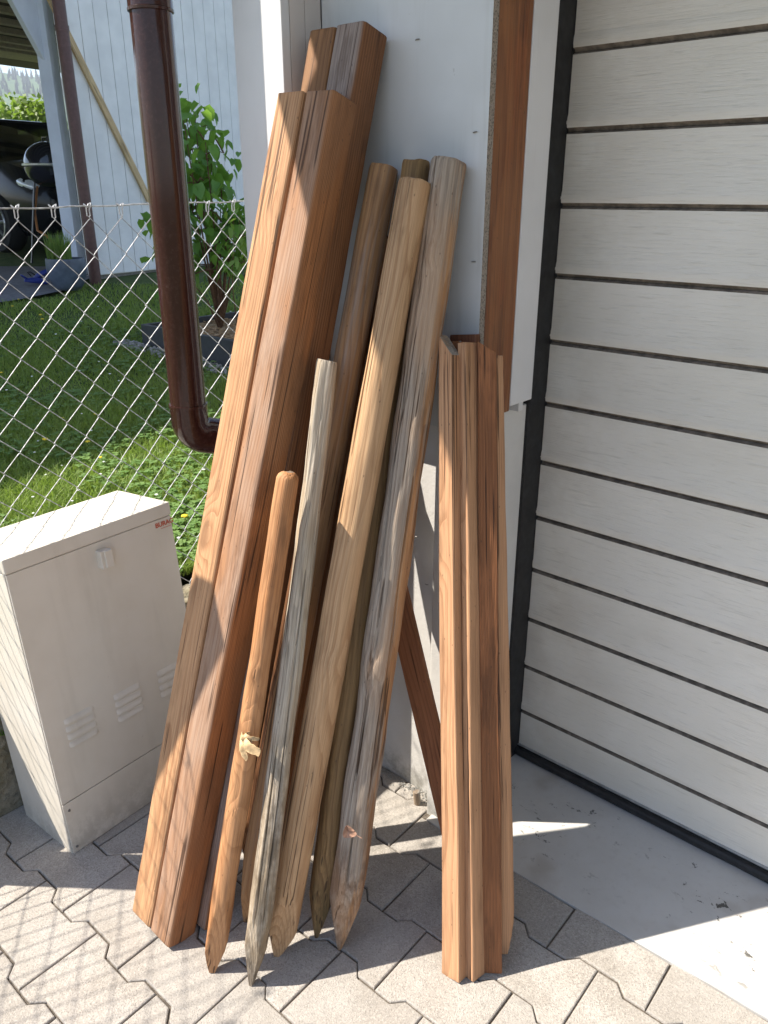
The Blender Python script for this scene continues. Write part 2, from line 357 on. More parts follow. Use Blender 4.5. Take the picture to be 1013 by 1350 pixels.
MAT['brown_pipe'] = plain('brown_paint', (.12, .058, .05), .42)
MAT['batten_yellow'] = wood('pale_batten', (.85, .60, .34), (.70, .45, .22), 3, knots=.4)
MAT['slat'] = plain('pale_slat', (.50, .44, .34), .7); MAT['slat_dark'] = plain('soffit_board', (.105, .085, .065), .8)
MAT['roofing'] = plain('brown_roof', (.14, .07, .05), .8)
MAT['leaf_dry'] = plain('dry_leaf', (.36, .20, .13), .7, vary=.3, scale=60)
MAT['torn'] = plain('torn_fibre', (.55, .38, .20), .8, vary=.3, scale=90)
MAT['screw'] = plain('screw_steel', (.25, .24, .22), .4, .8)

# ------------------------------------------------------------------ ground, paving, slab
sheet('ground', [(-1650, -1650, -.12), (1650, -1650, -.12), (1650, 1650, -.12), (-1650, 1650, -.12)], MAT['ground'])
pave = sheet('pavement', [(-1.67, -3.5, -.005), (4, -3.5, -.005), (4, 1.25, -.005), (-1.67, 1.25, -.005)], MAT['sand'])
PIV = Vector((-1.202, .476, 0)); RZ = Matrix.Rotation(R_(1.2), 4, 'Z')
def paver_mesh(v):
    bm = bmesh.new(); g = .0011; rr = random.Random(v)
    def ring(inset, z):
        pts = []
        L = .1010-inset-g; E = .0825-inset-g; W = .0605-inset-g; a = .0395+inset*.3; b_ = .0610+inset*.3
        raw = [(-L, -E), (-b_, -E), (-a, -W), (a, -W), (b_, -E), (L, -E), (L, E), (b_, E), (a, W), (-a, W), (-b_, E), (-L, E)]
        return [(x, y, z) for x, y in raw]
    jit = [(rr.uniform(-.0007, .0007), rr.uniform(-.0007, .0007)) for _ in range(12)]
    R0 = [[bm.verts.new((x+jx, y+jy, z)) for (x, y, z), (jx, jy) in zip(ring(i, zz), jit)] for i, zz in ((0, -.05), (0, -.0035), (.0008, -.0012), (.0026, 0))]
    for A, B in zip(R0, R0[1:]):
        for k in range(12): bm.faces.new((A[k], A[(k+1) % 12], B[(k+1) % 12], B[k]))
    T = R0[-1]
    bm.faces.new((T[0], T[1], T[2], T[9], T[10], T[11])); bm.faces.new((T[2], T[3], T[8], T[9])); bm.faces.new((T[3], T[4], T[5], T[6], T[7], T[8]))
    bm.faces.new([v for v in R0[0]][::-1])
    return bm
PM = []
for v in range(4):
    bm = paver_mesh(v); me = bpy.data.meshes.new('paver'); bm.to_mesh(me); bm.free(); me.materials.append(MAT['paver']); PM.append(me)
far = bmesh.new(); P_, D_ = .1443, .2033; cnt = 0
def edge_y(x): return 1.238 if x < -.90 else 1.172+.036*(x+.682)
for row in range(-28, 7):
    for col in range(-16, 30):
        lx = col*P_*0 + col*D_ + (D_/2 if row % 2 else 0); ly = row*P_ + P_/2
        p = RZ @ Vector((lx, ly, 0)) + PIV
        if p.x < -1.78 or p.x > 3.5 or p.y < -3.3 or p.y > 1.36: continue
        near = (-1.78 < p.x < .25 and -.15 < p.y)
        rz = R_(1.2) + random.uniform(-.006, .006); dz = random.uniform(-.0012, .0012)
        tl = (random.uniform(-.006, .006), random.uniform(-.006, .006))
        mw = Matrix.Translation(p+Vector((random.uniform(-.0006, .0006), random.uniform(-.0006, .0006), dz))) @ Matrix.Rotation(rz + (math.pi if random.random() < .5 else 0), 4, 'Z') @ Matrix.Rotation(tl[0], 4, 'X') @ Matrix.Rotation(tl[1], 4, 'Y')
        cut = p.y > 1.08 or p.x < -1.53
        if cut:
            bm = paver_mesh(col*7+row)
            for n_, c_ in ((Vector((0, 1, 0)), Vector((0, edge_y(p.x), 0))), (Vector((-1, 0, 0)), Vector((-1.665, 0, 0)))):
                inv = mw.inverted()
                g_ = bm.verts[:]+bm.edges[:]+bm.faces[:]
                if g_: bmesh.ops.bisect_plane(bm, geom=g_, plane_co=inv @ c_, plane_no=(inv.to_3x3() @ n_), clear_outer=True)
            if len(bm.faces) < 4: bm.free(); continue
            if near or True:
                o = obj('paver', bm, MAT['paver'], pave); o.matrix_world = mw; cnt += 1
            continue
        if near and cnt < 290:
            o = bpy.data.objects.new('paver', PM[random.randrange(4)]); COL.objects.link(o); o.parent = pave; o.matrix_world = mw; cnt += 1
        else:
            b2 = paver_mesh(1); bmesh.ops.transform(b2, matrix=mw, verts=b2.verts); tmp = bpy.data.meshes.new('t'); b2.to_mesh(tmp); b2.free(); far.from_mesh(tmp); bpy.data.meshes.remove(tmp)
tag(obj('distant_pavers', far, MAT['paver'], pave), kind='stuff')
bm = bmesh.new()
sy = lambda x: 1.174+.036*(x+.682)
top = [(-.895, sy(-.895)+.002, .002)] + [(x, sy(x)+random.uniform(-.001, .001), .002) for x in np.linspace(-.86, 3.8, 60)] + [(3.8, 1.60, .002), (-.895, 1.60, .002)]
a_ = [bm.verts.new(p) for p in top]; b_ = [bm.verts.new((p[0], p[1], -.08)) for p in top]; bm.faces.new(a_)
for i in range(len(a_)): bm.faces.new((a_[i], b_[i], b_[(i+1) % len(a_)], a_[(i+1) % len(a_)]))
bmesh.ops.recalc_face_normals(bm, faces=bm.faces)
tag(obj('concrete_slab', bm, MAT['slab']), kind='structure')

# lawn, driveway, hill
bm = bmesh.new(); gx = list(np.linspace(-1.80, -16, 40)); gy = list(np.linspace(-8, 14, 60))
vv = [[bm.verts.new((x, y, lawn_z(x, y)+.012*noise.noise(Vector((x*1.3, y*1.3, 0))))) for y in gy] for x in gx]
for i in range(len(gx)-1):
    for j in range(len(gy)-1): bm.faces.new((vv[i][j], vv[i+1][j], vv[i+1][j+1], vv[i][j+1]))
tag(obj('lawn_ground', bm, MAT['lawn_soil'], smooth=True), kind='structure')
DRV = [(-6.2, -3.0), (-6.39, 2.3), (-6.45, 2.9), (-6.62, 3.35), (-6.95, 3.72), (-7.2, 4.0), (-7.8, 4.1), (-7.8, 9.5), (-30, 16), (-30, -6), (-9, -8)]
def inpoly(x, y, P):
    c = False
    for i in range(len(P)):
        (x1, y1), (x2, y2) = P[i], P[i-1]
        if (y1 > y) != (y2 > y) and x < (x2-x1)*(y-y1)/(y2-y1)+x1: c = not c
    return c
bm = bmesh.new()
dv = [bm.verts.new((x, y, lawn_z(x, y)+.03)) for x, y in DRV]; bm.faces.new(dv); bmesh.ops.triangulate(bm, faces=bm.faces)
tag(obj('driveway', bm, MAT['asphalt']), kind='structure')
# ridge far away
hdv = Vector(ray(30, 110)); az0 = math.atan2(hdv.y, hdv.x)
bm = bmesh.new(); rows = []
for i, dd in enumerate((60, 400, 900, 1300, 1500)):
    hh = (.5, 22, 75, 148, 140)[i]; r_ = []
    for k in range(41):
        az = az0 + (k-20)*.05; h2 = hh*(1+.10*noise.noise(Vector((k*.35, i*.9, 3)))) ; r_.append(bm.verts.new((math.cos(az)*dd, math.sin(az)*dd, h2 if i else -.2)))
    rows.append(r_)
for A, B in zip(rows, rows[1:]):
    for k in range(40): bm.faces.new((A[k], A[k+1], B[k+1], B[k]))
bmesh.ops.recalc_face_normals(bm, faces=bm.faces)
tag(obj('hill', bm, MAT['hill'], smooth=True), kind='structure')
bm = bmesh.new()
for i in range(700):
    az = az0 + random.uniform(-.22, .22); dd = random.uniform(980, 1310); f_ = (dd-900)/400
    base = 75+(148-75)*min(1, max(0, f_)); base *= .97; x, y = math.cos(az)*dd, math.sin(az)*dd; h_ = random.uniform(9, 17)
    n = 6; tip = bm.verts.new((x, y, base+h_))
    for lv in range(3):
        rr_ = h_*.19*(1-lv*.25); zz = base+h_*lv*.27; rg = [bm.verts.new((x+rr_*math.cos(6.283*k/n+lv), y+rr_*math.sin(6.283*k/n+lv), zz)) for k in range(n)]
        ap = bm.verts.new((x, y, zz+h_*.46)) if lv < 2 else tip
        for k in range(n): bm.faces.new((rg[k], rg[(k+1) % n], ap))
tag(obj('conifer_forest', bm, MAT['conifer']), 'far ridge covered with dark conifers', 'forest', kind='stuff')
# ------------------------------------------------------------------ garage (own house)
gar = empty('garage', (-.9, 1.3, 0)); tag(gar, 'white garage with brown beam at its corner and a ribbed cream door', 'garage')
def gp(name, lo, hi, mat, bev=.0, parent=gar, label=None):
    o = obj(name, boxb(lo, hi, bev), mat, parent); o.matrix_parent_inverse = parent.matrix_world.inverted() if parent else Matrix()
    if label: o['label'] = label
    return o
bpy.context.view_layer.update()
PY = 1.184
gp('corner_board', (-1.329, 1.084, 0), (-1.196, 1.104, 2.5), MAT['white_wood'], .002)
gp('side_board', (-1.216, 1.106, 0), (-1.197, 1.142, 2.5), MAT['pink_wood'], .0015); gp('side_board', (-1.216, 1.1435, 0), (-1.1975, PY-.0005, 2.5), MAT['pink_wood'], .0015)
gp('outer_wall', (-1.327, 1.106, -.1), (-1.218, 4.5, 2.498), MAT['white_wood'])
o = gp('wall_panel', (-1.1955, PY, .966), (-.817, PY+.016, 2.5), [MAT['panel'], MAT['chipboard']])
for f in o.data.polygons:
    if f.normal.x > .9 or f.normal.z < -.9: f.material_index = 1
gp('plinth_wall', (-1.2175, 1.240, -.1), (-.9125, 1.5, .9655), MAT['plaster'], .003)
gp('plinth_pier', (-.912, 1.190, -.1), (-.871, 1.60, .9655), MAT['plaster'], .003)
gp('back_fill', (-1.217, PY+.017, .967), (-.92, 1.5, 2.499), MAT['white_wood'])
MAT['beam'] = wood('brown_stained_beam', (.30, .12, .05), (.17, .06, .03), 11, off=(.09, .05), tilt=.01, ringf=90, red=(.34, .10, .035), knots=.8, streak=.6, rough=.55)
bm = bmesh.new(); box(bm, (0, 0, .75), (.098, .0995, 1.51), .002); o = obj('beam', bm, MAT['beam'], gar); o.location = (-.8665-gar.location.x, 1.2512-gar.location.y, .994)
gp('white_board', (-.845, 1.3035, .998), (-.8175, 1.383, 2.5), MAT['white_wood'], .002)
gp('white_board', (-.905, 1.3838, .9665), (-.8475, 1.40, 2.5), MAT['white_wood'])
gp('lintel', (-.8, 1.30, 2.12), (1.6, 1.50, 2.499), MAT['white_wood'])
gp('right_pier', (1.56, 1.19, -.1), (2.6, 1.6, 2.499), MAT['plaster'])
gp('rear_wall', (-1.2, 1.62, -.1), (4.5, 4.5, 2.498), MAT['plaster'])
rf = gp('roof', (-1.715, .10, 2.502), (4.6, 4.6, 2.60), MAT['slat_dark'])
gp('eave_shadow_step', (-1.775, .10, 2.484), (-1.7152, .585, 2.6), MAT['white_wood'], .003)  # unseen step added to the roof edge to shape its cast shadow
for k in range(14): gp('soffit_plank', (-1.71+k*.36, .11, 2.484), (-1.71+k*.36+.355, 1.083, 2.5015), MAT['white_wood'], .002)
# door
door = gp('garage_door', (-.884, 1.534, .02), (1.56, 1.545, 2.12), MAT['groove'])
def gd(name, bm_, mat):
    return obj(name, bm_, mat, door, smooth=25)
Z = [.134] + [.134+.1366*k for k in range(1, 15)]
def panel(z0, z1, band=True, bottom=False, topcut=False):
    y = 1.522
    pr = [(y+.010, z0-.0005)]
    if bottom: pr = [(y+.010, z0), (y, z0+.001)]
    else: pr += [(y+.006, z0+.0036), (y-.0008, z0+.0064), (y-.0026, z0+.014), (y-.0020, z0+.0235), (y, z0+.030)]
    if topcut: pr += [(y-.0005, z1-.001), (y+.01, z1)]
    else: pr += [(y, z1-.0052), (y+.0045, z1-.0026), (y+.010, z1-.001)]
    bm = bmesh.new(); L, Rr = -.878, 1.555; xs = np.linspace(L, Rr, 14)
    g = [[bm.verts.new((x, yy+.0008*noise.noise(Vector((x*2.2, zz*5, 1))), zz)) for yy, zz in pr] for x in xs]
    for A, B in zip(g, g[1:]):
        for k in range(len(pr)-1):
            f = bm.faces.new((A[k], B[k], B[k+1], A[k+1]))
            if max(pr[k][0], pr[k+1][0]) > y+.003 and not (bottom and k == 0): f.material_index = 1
    bmesh.ops.recalc_face_normals(bm, faces=bm.faces)
    if sum(f.normal.y for f in bm.faces) > 0: bmesh.ops.reverse_faces(bm, faces=bm.faces)
    return bm
MAT['dirt'] = plain('shaded_groove', (.20, .165, .13), .9, vary=.35, scale=50); DM = [MAT['door'], MAT['dirt']]  # groove shade painted as a dark colour on ledges and recesses
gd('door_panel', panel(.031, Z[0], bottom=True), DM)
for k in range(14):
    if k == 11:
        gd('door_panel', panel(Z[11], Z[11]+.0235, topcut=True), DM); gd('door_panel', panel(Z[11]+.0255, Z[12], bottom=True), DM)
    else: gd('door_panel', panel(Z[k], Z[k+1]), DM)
bm = bmesh.new(); tube(bm, [(x, 1.512+.001*math.sin(x*40), .015) for x in np.linspace(-.882, 1.55, 30)], .0115, 10)
box(bm, (.34, 1.524, .026), (2.43, .02, .006))
gd('bottom_seal', bm, MAT['seal']); gd('drip_rail', boxb((-.876, 1.516, .0292), (1.55, 1.530, .0312)), MAT['steel'])
bm = bmesh.new(); box(bm, (-.872, 1.487, 1.05), (.016, .068, 2.1), .004); box(bm, (-.8745, 1.5235, 1.05), (.022, .008, 2.1))
gd('side_seal', bm, MAT['seal'])
bm = bmesh.new(); box(bm, (-.864, 1.445, .022), (.02, .018, .032), .006); gd('filler_lump', bm, MAT['plaster'])
# nails in the panel and plinth
for (px, py, a) in ((548, 53, 1.3), (624, 175, 1.2), (622, 345, 1.4), (548, 708, .4), (561, 770, 1.2)):
    P = pl(px, py, 1, PY-.001); bm = bmesh.new(); tube(bm, [P, P+Vector((.004*math.sin(a), -.002, .002*math.cos(a))), P+Vector((.009*math.sin(a), -.0005, .003*math.cos(a)))], .0009, 5)
    o = obj('staple', bm, MAT['screw'], gar); o.matrix_parent_inverse = gar.matrix_world.inverted()

# ------------------------------------------------------------------ downpipe
dp = empty('downpipe', (-1.438, .983, 0)); tag(dp, 'glossy dark brown rain downpipe with an elbow, in front of the mesh fence', 'downpipe')
r = .0385; ZJ = zat(200, 17, (-1.438, .983))
bm = bmesh.new(); n = 48
tube(bm, [(0, 0, z) for z in np.linspace(.955, ZJ+.013, 12)], r, n, False); obj('pipe', bm, MAT['pipe'], dp, 40)
bm = bmesh.new(); tube(bm, [(0, 0, z) for z in (ZJ, ZJ+.001, ZJ+.0055, ZJ+.0065, ZJ+.04, 2.0, 2.48)], [r+.0003, r+.0032, r+.0036, r+.0022, r+.0018, r+.0018, r+.0018], n, False); obj('pipe', bm, MAT['pipe'], dp, 40)
bm = bmesh.new(); dirv = Vector((.30, .93, -.20)).normalized(); pts = []; rs = []; cen = Vector((0, 0, .935)) + Vector((dirv.x, dirv.y, 0)).normalized()*.055
h = Vector((dirv.x, dirv.y, 0)).normalized()
for z in (.962, .9615, .955, .953): pts.append(Vector((0, 0, z)))
rs += [r+.0005, r+.0032, r+.0032, r+.0024]
for k in range(1, 9):
    a = k/8*math.radians(80); pts.append(Vector((0, 0, .925)) + h*.042*(1-math.cos(a)) + Vector((0, 0, -.042*math.sin(a)))); rs.append(r+.0022)
e_ = pts[-1]; d_ = (pts[-1]-pts[-2]).normalized()
for L_ in (.03, .0305, .036, .037, .2): pts.append(e_+d_*L_)
rs += [r+.0022, r+.0045, r+.0045, r+.001, r+.001]
tube(bm, pts, rs, n, True); obj('elbow', bm, MAT['pipe'], dp, 40)
bm = bmesh.new(); tube(bm, [Vector((.008, -.004, 2.05)), Vector((.06, .13, 2.05))], .004, 8); lathe(bm, [(r+.002, 2.035), (r+.005, 2.035), (r+.005, 2.065), (r+.002, 2.065)], 32); obj('bracket', bm, MAT['pipe'], dp)

# ------------------------------------------------------------------ low wall and mesh fence
bm = bmesh.new(); box(bm, (0, 0, 0), (.13, 5.6, .47)); bmesh.ops.subdivide_edges(bm, edges=bm.edges, cuts=0)
me_ys = 90
bm.free(); bm = bmesh.new()
prof = [(.055, -.10), (.052, .20), (.052, .32), (.044, .342), (-.044, .345), (-.055, .33), (-.055, -.1)]
ys = np.linspace(-1.5, 3.2, 160); g = []
for y in ys:
    g.append([bm.verts.new((-1.722+px_+.004*noise.noise(Vector((px_*30, y*9, z*9))) - (.006*max(0, noise.noise(Vector((y*14, z*14, 5)))) if z < .25 else 0), y, z+.004*noise.noise(Vector((y*7, 2, z))))) for px_, z in
              [(.055, -.10), (.055, -.02), (.054, .03), (.054, .08), (.054, .13), (.053, .2), (.052, .26), (.052, .315), (.044, .338), (0, .342), (-.044, .34), (-.055, .32), (-.055, -.1)]])
for A, B in zip(g, g[1:]):
    for k in range(len(A)-1): bm.faces.new((A[k], A[k+1], B[k+1], B[k]))
bm.faces.new(g[0][::-1]); bm.faces.new(g[-1]); bmesh.ops.recalc_face_normals(bm, faces=bm.faces)
tag(obj('low_wall', bm, MAT['conc'], smooth=50), 'low mossy concrete wall carrying the mesh fence behind the cabinet', 'wall')
FX = -1.73
fence = empty('chain_link_fence', (FX, 1, .34)); tag(fence, 'galvanised chain-link fence between the paving and the lawn', 'fence')
P2 = .0405
bm = bmesh.new(); pts = []; z0_ = .36; nrow = 25
for j in range(nrow):
    z = 1.336 - j*P2; yb = 0 if j % 2 == 0 else P2; xo = .0026 if j % 2 == 0 else -.0026
    s = 1 if yb == 0 else -1
    pts += [(xo*.3, yb+s*.0035, z+.0045), (xo, yb-s*.0015, z), (xo*.3, yb+s*.0035, z-.0045)]
def wire_mesh(ph):
    bm = bmesh.new(); tube(bm, [(p[0]+.003*noise.noise(Vector((ph, 0, p[2]*2))), p[1]+.0022*noise.noise(Vector((ph*3, 1, p[2]*4))), p[2]) for p in pts], .0011, 5)
    a = Vector(pts[0]); tube(bm, [a, a+Vector((0, 0, .012)), a+Vector((.004, .002, .021)), a+Vector((0, .005, .025)), a+Vector((-.004, .001, .022)), a+Vector((.002, -.004, .018))], .0015, 5)
    me = bpy.data.meshes.new('wire'); bm.to_mesh(me); bm.free(); me.materials.append(MAT['zinc']); return me
WM = [wire_mesh(k*.37) for k in range(6)]
# lattice node at Y=.807 (z 1.163): wires alternate left/right
k = 0; y = .807-.0405*34
top = {}
while y < 2.95:
    o = bpy.data.objects.new('wire', WM[k % 6]); COL.objects.link(o); o.parent = fence
    flip = (k % 2 == 1)
    o.location = (0, y-1+(P2 if flip else 0), -.34 + .0095*(y-.8) + random.uniform(-.0015, .0015)); o.scale = (1, -1 if flip else 1, 1)
    k += 1; y += P2
bm = bmesh.new(); tube(bm, [(.003*math.sin(t*9), t-1, 1.360-.34+.0095*(t-.8)*1.6-.003*abs(math.sin(t*20))) for t in np.linspace(-.75, 2.95, 120)], .0017, 5); obj('tension_wire', bm, MAT['zinc'], fence)
bm = bmesh.new(); box(bm, (.045, .295-1, .53), (.055, .085, 1.36), .004); obj('fence_post', bm, MAT['steel'], fence)
# ------------------------------------------------------------------ cabinet
C0 = Vector((-1.425, .555, 0)); cab = empty('utility_cabinet', C0); tag(cab, 'cream utility cabinet leaning back against the low wall and fence', 'cabinet')
cm = Matrix.Translation(C0) @ Matrix.Rotation(R_(3.5), 4, 'Z') @ Matrix.Rotation(R_(-5), 4, 'Y'); cab.matrix_world = cm; ci = cm.inverted(); fn = (cm.to_3x3() @ Vector((1, 0, 0)))
def cl(px, py): q = ci @ hit(px, py, C0, fn); return q.y, q.z
CW, CH, CD = .405, .722, .205
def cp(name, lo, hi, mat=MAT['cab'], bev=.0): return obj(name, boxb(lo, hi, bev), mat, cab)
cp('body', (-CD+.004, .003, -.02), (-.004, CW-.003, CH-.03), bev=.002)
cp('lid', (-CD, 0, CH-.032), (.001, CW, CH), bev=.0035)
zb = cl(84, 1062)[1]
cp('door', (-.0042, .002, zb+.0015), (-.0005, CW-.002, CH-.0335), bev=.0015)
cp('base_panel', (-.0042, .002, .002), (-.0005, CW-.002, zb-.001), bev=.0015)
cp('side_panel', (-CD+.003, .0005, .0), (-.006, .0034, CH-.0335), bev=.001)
y1, z1 = cl(135, 735)
bm = bmesh.new(); box(bm, (.009, y1, z1), (.020, .026, .042), .002); box(bm, (.020, y1+.004, z1), (.006, .018, .040), .002); obj('latch', bm, MAT['cab'], cab)
for gx_, gy_ in ((108, 958), (171, 926), (226, 895)):
    yy, zz = cl(gx_, gy_)
    for k in range(4):
        bm = bmesh.new(); zc = zz+.030-k*.0195; Wd = .036; seg = 12
        rows = []
        for t_ in range(seg+1):
            u = -1+2*t_/seg; hgt = .0050*min(1, (1-abs(u))*7)
            rows.append([bm.verts.new((-.0008, yy+u*Wd, zc+.0075)), bm.verts.new((hgt*.7-.0005, yy+u*Wd, zc+.003)), bm.verts.new((hgt-.0003, yy+u*Wd, zc-.005)), bm.verts.new((-.0008, yy+u*Wd, zc-.0065))])
        for A, B in zip(rows, rows[1:]):
            for q in range(3): bm.faces.new((A[q], A[q+1], B[q+1], B[q]))
        bmesh.ops.recalc_face_normals(bm, faces=bm.faces)
        if sum(f.normal.x for f in bm.faces) < 0: bmesh.ops.reverse_faces(bm, faces=bm.faces)
        obj('louver', bm, MAT['cab'], cab, 60)
for px, py in ((89.5, 1070), (100, 1117)):
    yy, zz = cl(px, py); bm = bmesh.new(); bmesh.ops.create_cone(bm, cap_ends=True, segments=12, radius1=.0034, radius2=.0028, depth=.002, matrix=Matrix.Translation((.0004, yy+.004, zz)) @ Matrix.Rotation(R_(90), 4, 'Y')); obj('screw', bm, MAT['screw'], cab)
def text(name, s, size, M_, mat, parent, ext=.0003, sx=1):
    cu = bpy.data.curves.new(name, 'FONT'); cu.body = s; cu.size = size; cu.extrude = ext; cu.align_x = 'CENTER'; cu.offset = size*.02
    t = bpy.data.objects.new(name, cu); COL.objects.link(t); bpy.context.view_layer.update()
    me = bpy.data.meshes.new_from_object(t.evaluated_get(bpy.context.evaluated_depsgraph_get())); bpy.data.objects.remove(t)
    o = link(name, me, mat, parent); o.matrix_local = M_ @ Matrix.Diagonal((sx, 1, 1, 1)); return o
ty, tz = cl(217, 690)
face = Matrix(((0, 0, 1, 0), (1, 0, 0, 0), (0, 1, 0, 0), (0, 0, 0, 1)))
text('printed_name', 'BURAG', .0155, Matrix.Translation((.0002, ty, tz-.004)) @ face, MAT['red'], cab)
bm = bmesh.new(); box(bm, (.0002, ty+.003, tz-.0095), (.0004, .030, .0009)); obj('printed_line', bm, MAT['red'], cab)

# ------------------------------------------------------------------ timber
def ends(me_, n_):
    pass
def square_post(name, a, b, w, d, mats, ang=0, seg=46, warp=.0015, rad=.006, dents=(), taper=1.0, topcut=0, seed=0):
    a = Vector(a); b = Vector(b); L = (b-a).length; bm = bmesh.new()
    sec = []
    for (cx_, cy_, a0) in ((w/2-rad, d/2-rad, 0), (-w/2+rad, d/2-rad, 90), (-w/2+rad, -d/2+rad, 180), (w/2-rad, -d/2+rad, 270)):
        for k in range(4): t = R_(a0+k*30); sec.append((cx_+rad*math.cos(t), cy_+rad*math.sin(t)))
    rings = []; zs = [0, .0015] + list(np.linspace(.006, L-.006, seg)) + [L-.0015, L]
    for z in zs:
        s = 1 - (.03 if z in (0, L) else 0); s *= taper+(1-taper)*(1-z/L) if taper < 1 else 1
        ox = warp*noise.noise(Vector((z*1.5, seed, 0)))*2; oy = warp*noise.noise(Vector((z*1.5, seed, 9)))*2
        rg = []
        for (x, y) in sec:
            e = .0006*noise.noise(Vector((x*60, y*60, z*9+seed)))
            zz = z + (topcut*(x/w) if z > L*.98 else 0) + (.0012*noise.noise(Vector((x*200, y*200, seed))) if z in (0, L) else 0)
            rg.append(bm.verts.new((x*s+ox+e, y*s+oy+e, zz)))
        rings.append(rg)
    n = len(sec)
    for A, B in zip(rings, rings[1:]):
        for k in range(n): bm.faces.new((A[k], A[(k+1) % n], B[(k+1) % n], B[k]))
    f1 = bm.faces.new(rings[0][::-1]); f2 = bm.faces.new(rings[-1])
    if len(mats) > 1: f1.material_index = f2.material_index = 1
    o = obj(name, bm, mats, None, 35); frame_to(o, a, b, ang); return o
def pole(name, a, b, r0, r1, mats, ang=0, n=72, seg=110, tip=.10, tipr=.006, facets=4, fang=.6, cracks=(), lumps=.0012, knots=(), top='flat', bend=0, seed=0, square=0):
    """round pole with a sharpened foot; cracks = (angle_deg, z0, z1, width_deg, depth); knots = (angle_deg, z, size, height)"""
    a = Vector(a); b = Vector(b); L = (b-a).length; bm = bmesh.new(); rings = []
    zs = sorted(set([0, .002, .006] + list(np.linspace(.012, L-.012, seg)) + [L-.006, L-.002, L]))
    for z in zs:
        f = z/L; r = r0+(r1-r0)*f; rg = []
        ox = bend*math.sin(math.pi*f)+.0012*noise.noise(Vector((z*2.5, seed, 3))); oy = .0015*noise.noise(Vector((z*2.5, seed, 7)))
        for k in range(n):
            t = 2*math.pi*k/n; rr = r*(1+square*.06*math.cos(4*t))
            rr += lumps*noise.noise(Vector((math.cos(t)*1.6+seed, math.sin(t)*1.6, z*7)))*1.6 + lumps*.35*noise.noise(Vector((math.cos(t)*7+seed, math.sin(t)*7, z*22)))
            for (ka, kz, ks, kh) in knots:
                dd = math.hypot(((t-R_(ka)+math.pi) % (2*math.pi)-math.pi)*r, (z-kz)*.7)
                rr += kh*math.exp(-(dd/ks)**2)
            for (ca, c0_, c1_, cw, cd) in cracks:
                if c0_ < z < c1_:
                    cc = R_(ca)+.10*noise.noise(Vector((z*4, ca, seed)))+.02*noise.noise(Vector((z*25, ca, seed)))
                    dd = abs((t-cc+math.pi) % (2*math.pi)-math.pi); env = min(1, (z-c0_)/.06, (c1_-z)/.06 if c1_ < L-.01 else 1); ww = R_(cw)*max(.25, env)
                    if dd < ww: rr -= cd*env*(1-(dd/ww)**1.5)
            if tip and z < tip*1.4:
                for q in range(facets):
                    fa = fang+2*math.pi*q/facets; zt = tip*(1+.35*math.sin(q*2.3+seed)); dq = tipr*.5+(r*1.02-tipr*.5)*(z/zt)**.92; cs = math.cos(t-fa)
                    if cs > .2: rr = min(rr, dq/cs)
            if top == 'round' and z > L-.012: rr *= math.sqrt(max(.05, 1-((z-(L-.012))/.0135)**2))
            elif z > L-.004: rr *= 1-.05*(z-(L-.004))/.004
            zz = z + (.003*noise.noise(Vector((math.cos(t)*1.5, math.sin(t)*1.5, seed+4))) if z > L-.007 else 0)
            rg.append(bm.verts.new((rr*math.cos(t)+ox, rr*math.sin(t)+oy, zz)))
        rings.append(rg)
    for A, B in zip(rings, rings[1:]):
        for k in range(n): bm.faces.new((A[k], A[(k+1) % n], B[(k+1) % n], B[k]))
    bm.faces.new(rings[0][::-1]); f2 = bm.faces.new(rings[-1])
    if len(mats) > 1: f2.material_index = 1
    o = obj(name, bm, mats, None, 50); frame_to(o, a, b, ang); return o
ENDG = wood('end_grain', (.36, .24, .15), (.22, .13, .08), 5, off=(.01, .01), ringf=330, knots=0, gray=.5, relief=.8)
W = {}
W['A'] = wood('larch_orange', (.58, .315, .165), (.38, .17, .08), 1, off=(.02, .14), tilt=.010, ringf=300, knots=.7, streak=.35, grayside=(.0, -1, .060, 0), gray=0)
W['B'] = wood('larch_brown', (.37, .17, .08), (.21, .08, .035), 2, off=(.03, .12), tilt=.006, ringf=330, knots=.6, streak=.4, red=(.52, .20, .075), grayc=(.40, .285, .215), grayside=(0, -1, .0285, .85))
W['D'] = wood('larch_dark', (.26, .11, .048), (.14, .052, .022), 4, off=(.05, .10), tilt=.008, ringf=260, knots=1, streak=.5, grayc=(.36, .30, .27), grayside=(0, -1, .0285, .85))
W['C'] = wood('larch_plain', (.30, .14, .06), (.17, .07, .03), 6, off=(.02, .11), tilt=.005, ringf=200, knots=.5)
W['P1'] = wood('round_orange', (.54, .265, .125), (.33, .14, .06), 7, off=(.012, .004), tilt=.014, ringf=210, knots=1, streak=.4, red=(.50, .19, .065))
W['P2'] = wood('weathered_silver', (.42, .30, .18), (.22, .14, .08), 8, off=(.01, .006), tilt=.01, ringf=230, gray=.68, grayc=(.56, .475, .38), knots=.7, streak=.7, dirtz=.62, dirtc=(.14, .10, .065), relief=1.0, rough=.85)
W['P3'] = wood('pale_tan_pole', (.55, .335, .185), (.37, .19, .09), 9, off=(.014, .006), tilt=.012, ringf=230, knots=.8, streak=.35)
W['P4'] = wood('brown_tan_pole', (.44, .24, .115), (.28, .13, .055), 10, off=(.012, .008), tilt=.006, ringf=170, knots=.5, gray=.3, grayc=(.36, .26, .20))
W['P5'] = wood('olive_brown_pole', (.30, .175, .075), (.17, .09, .038), 12, off=(.01, .008), tilt=.012, ringf=190, knots=1, streak=.6, dirtz=.2, dirtc=(.10, .07, .03))
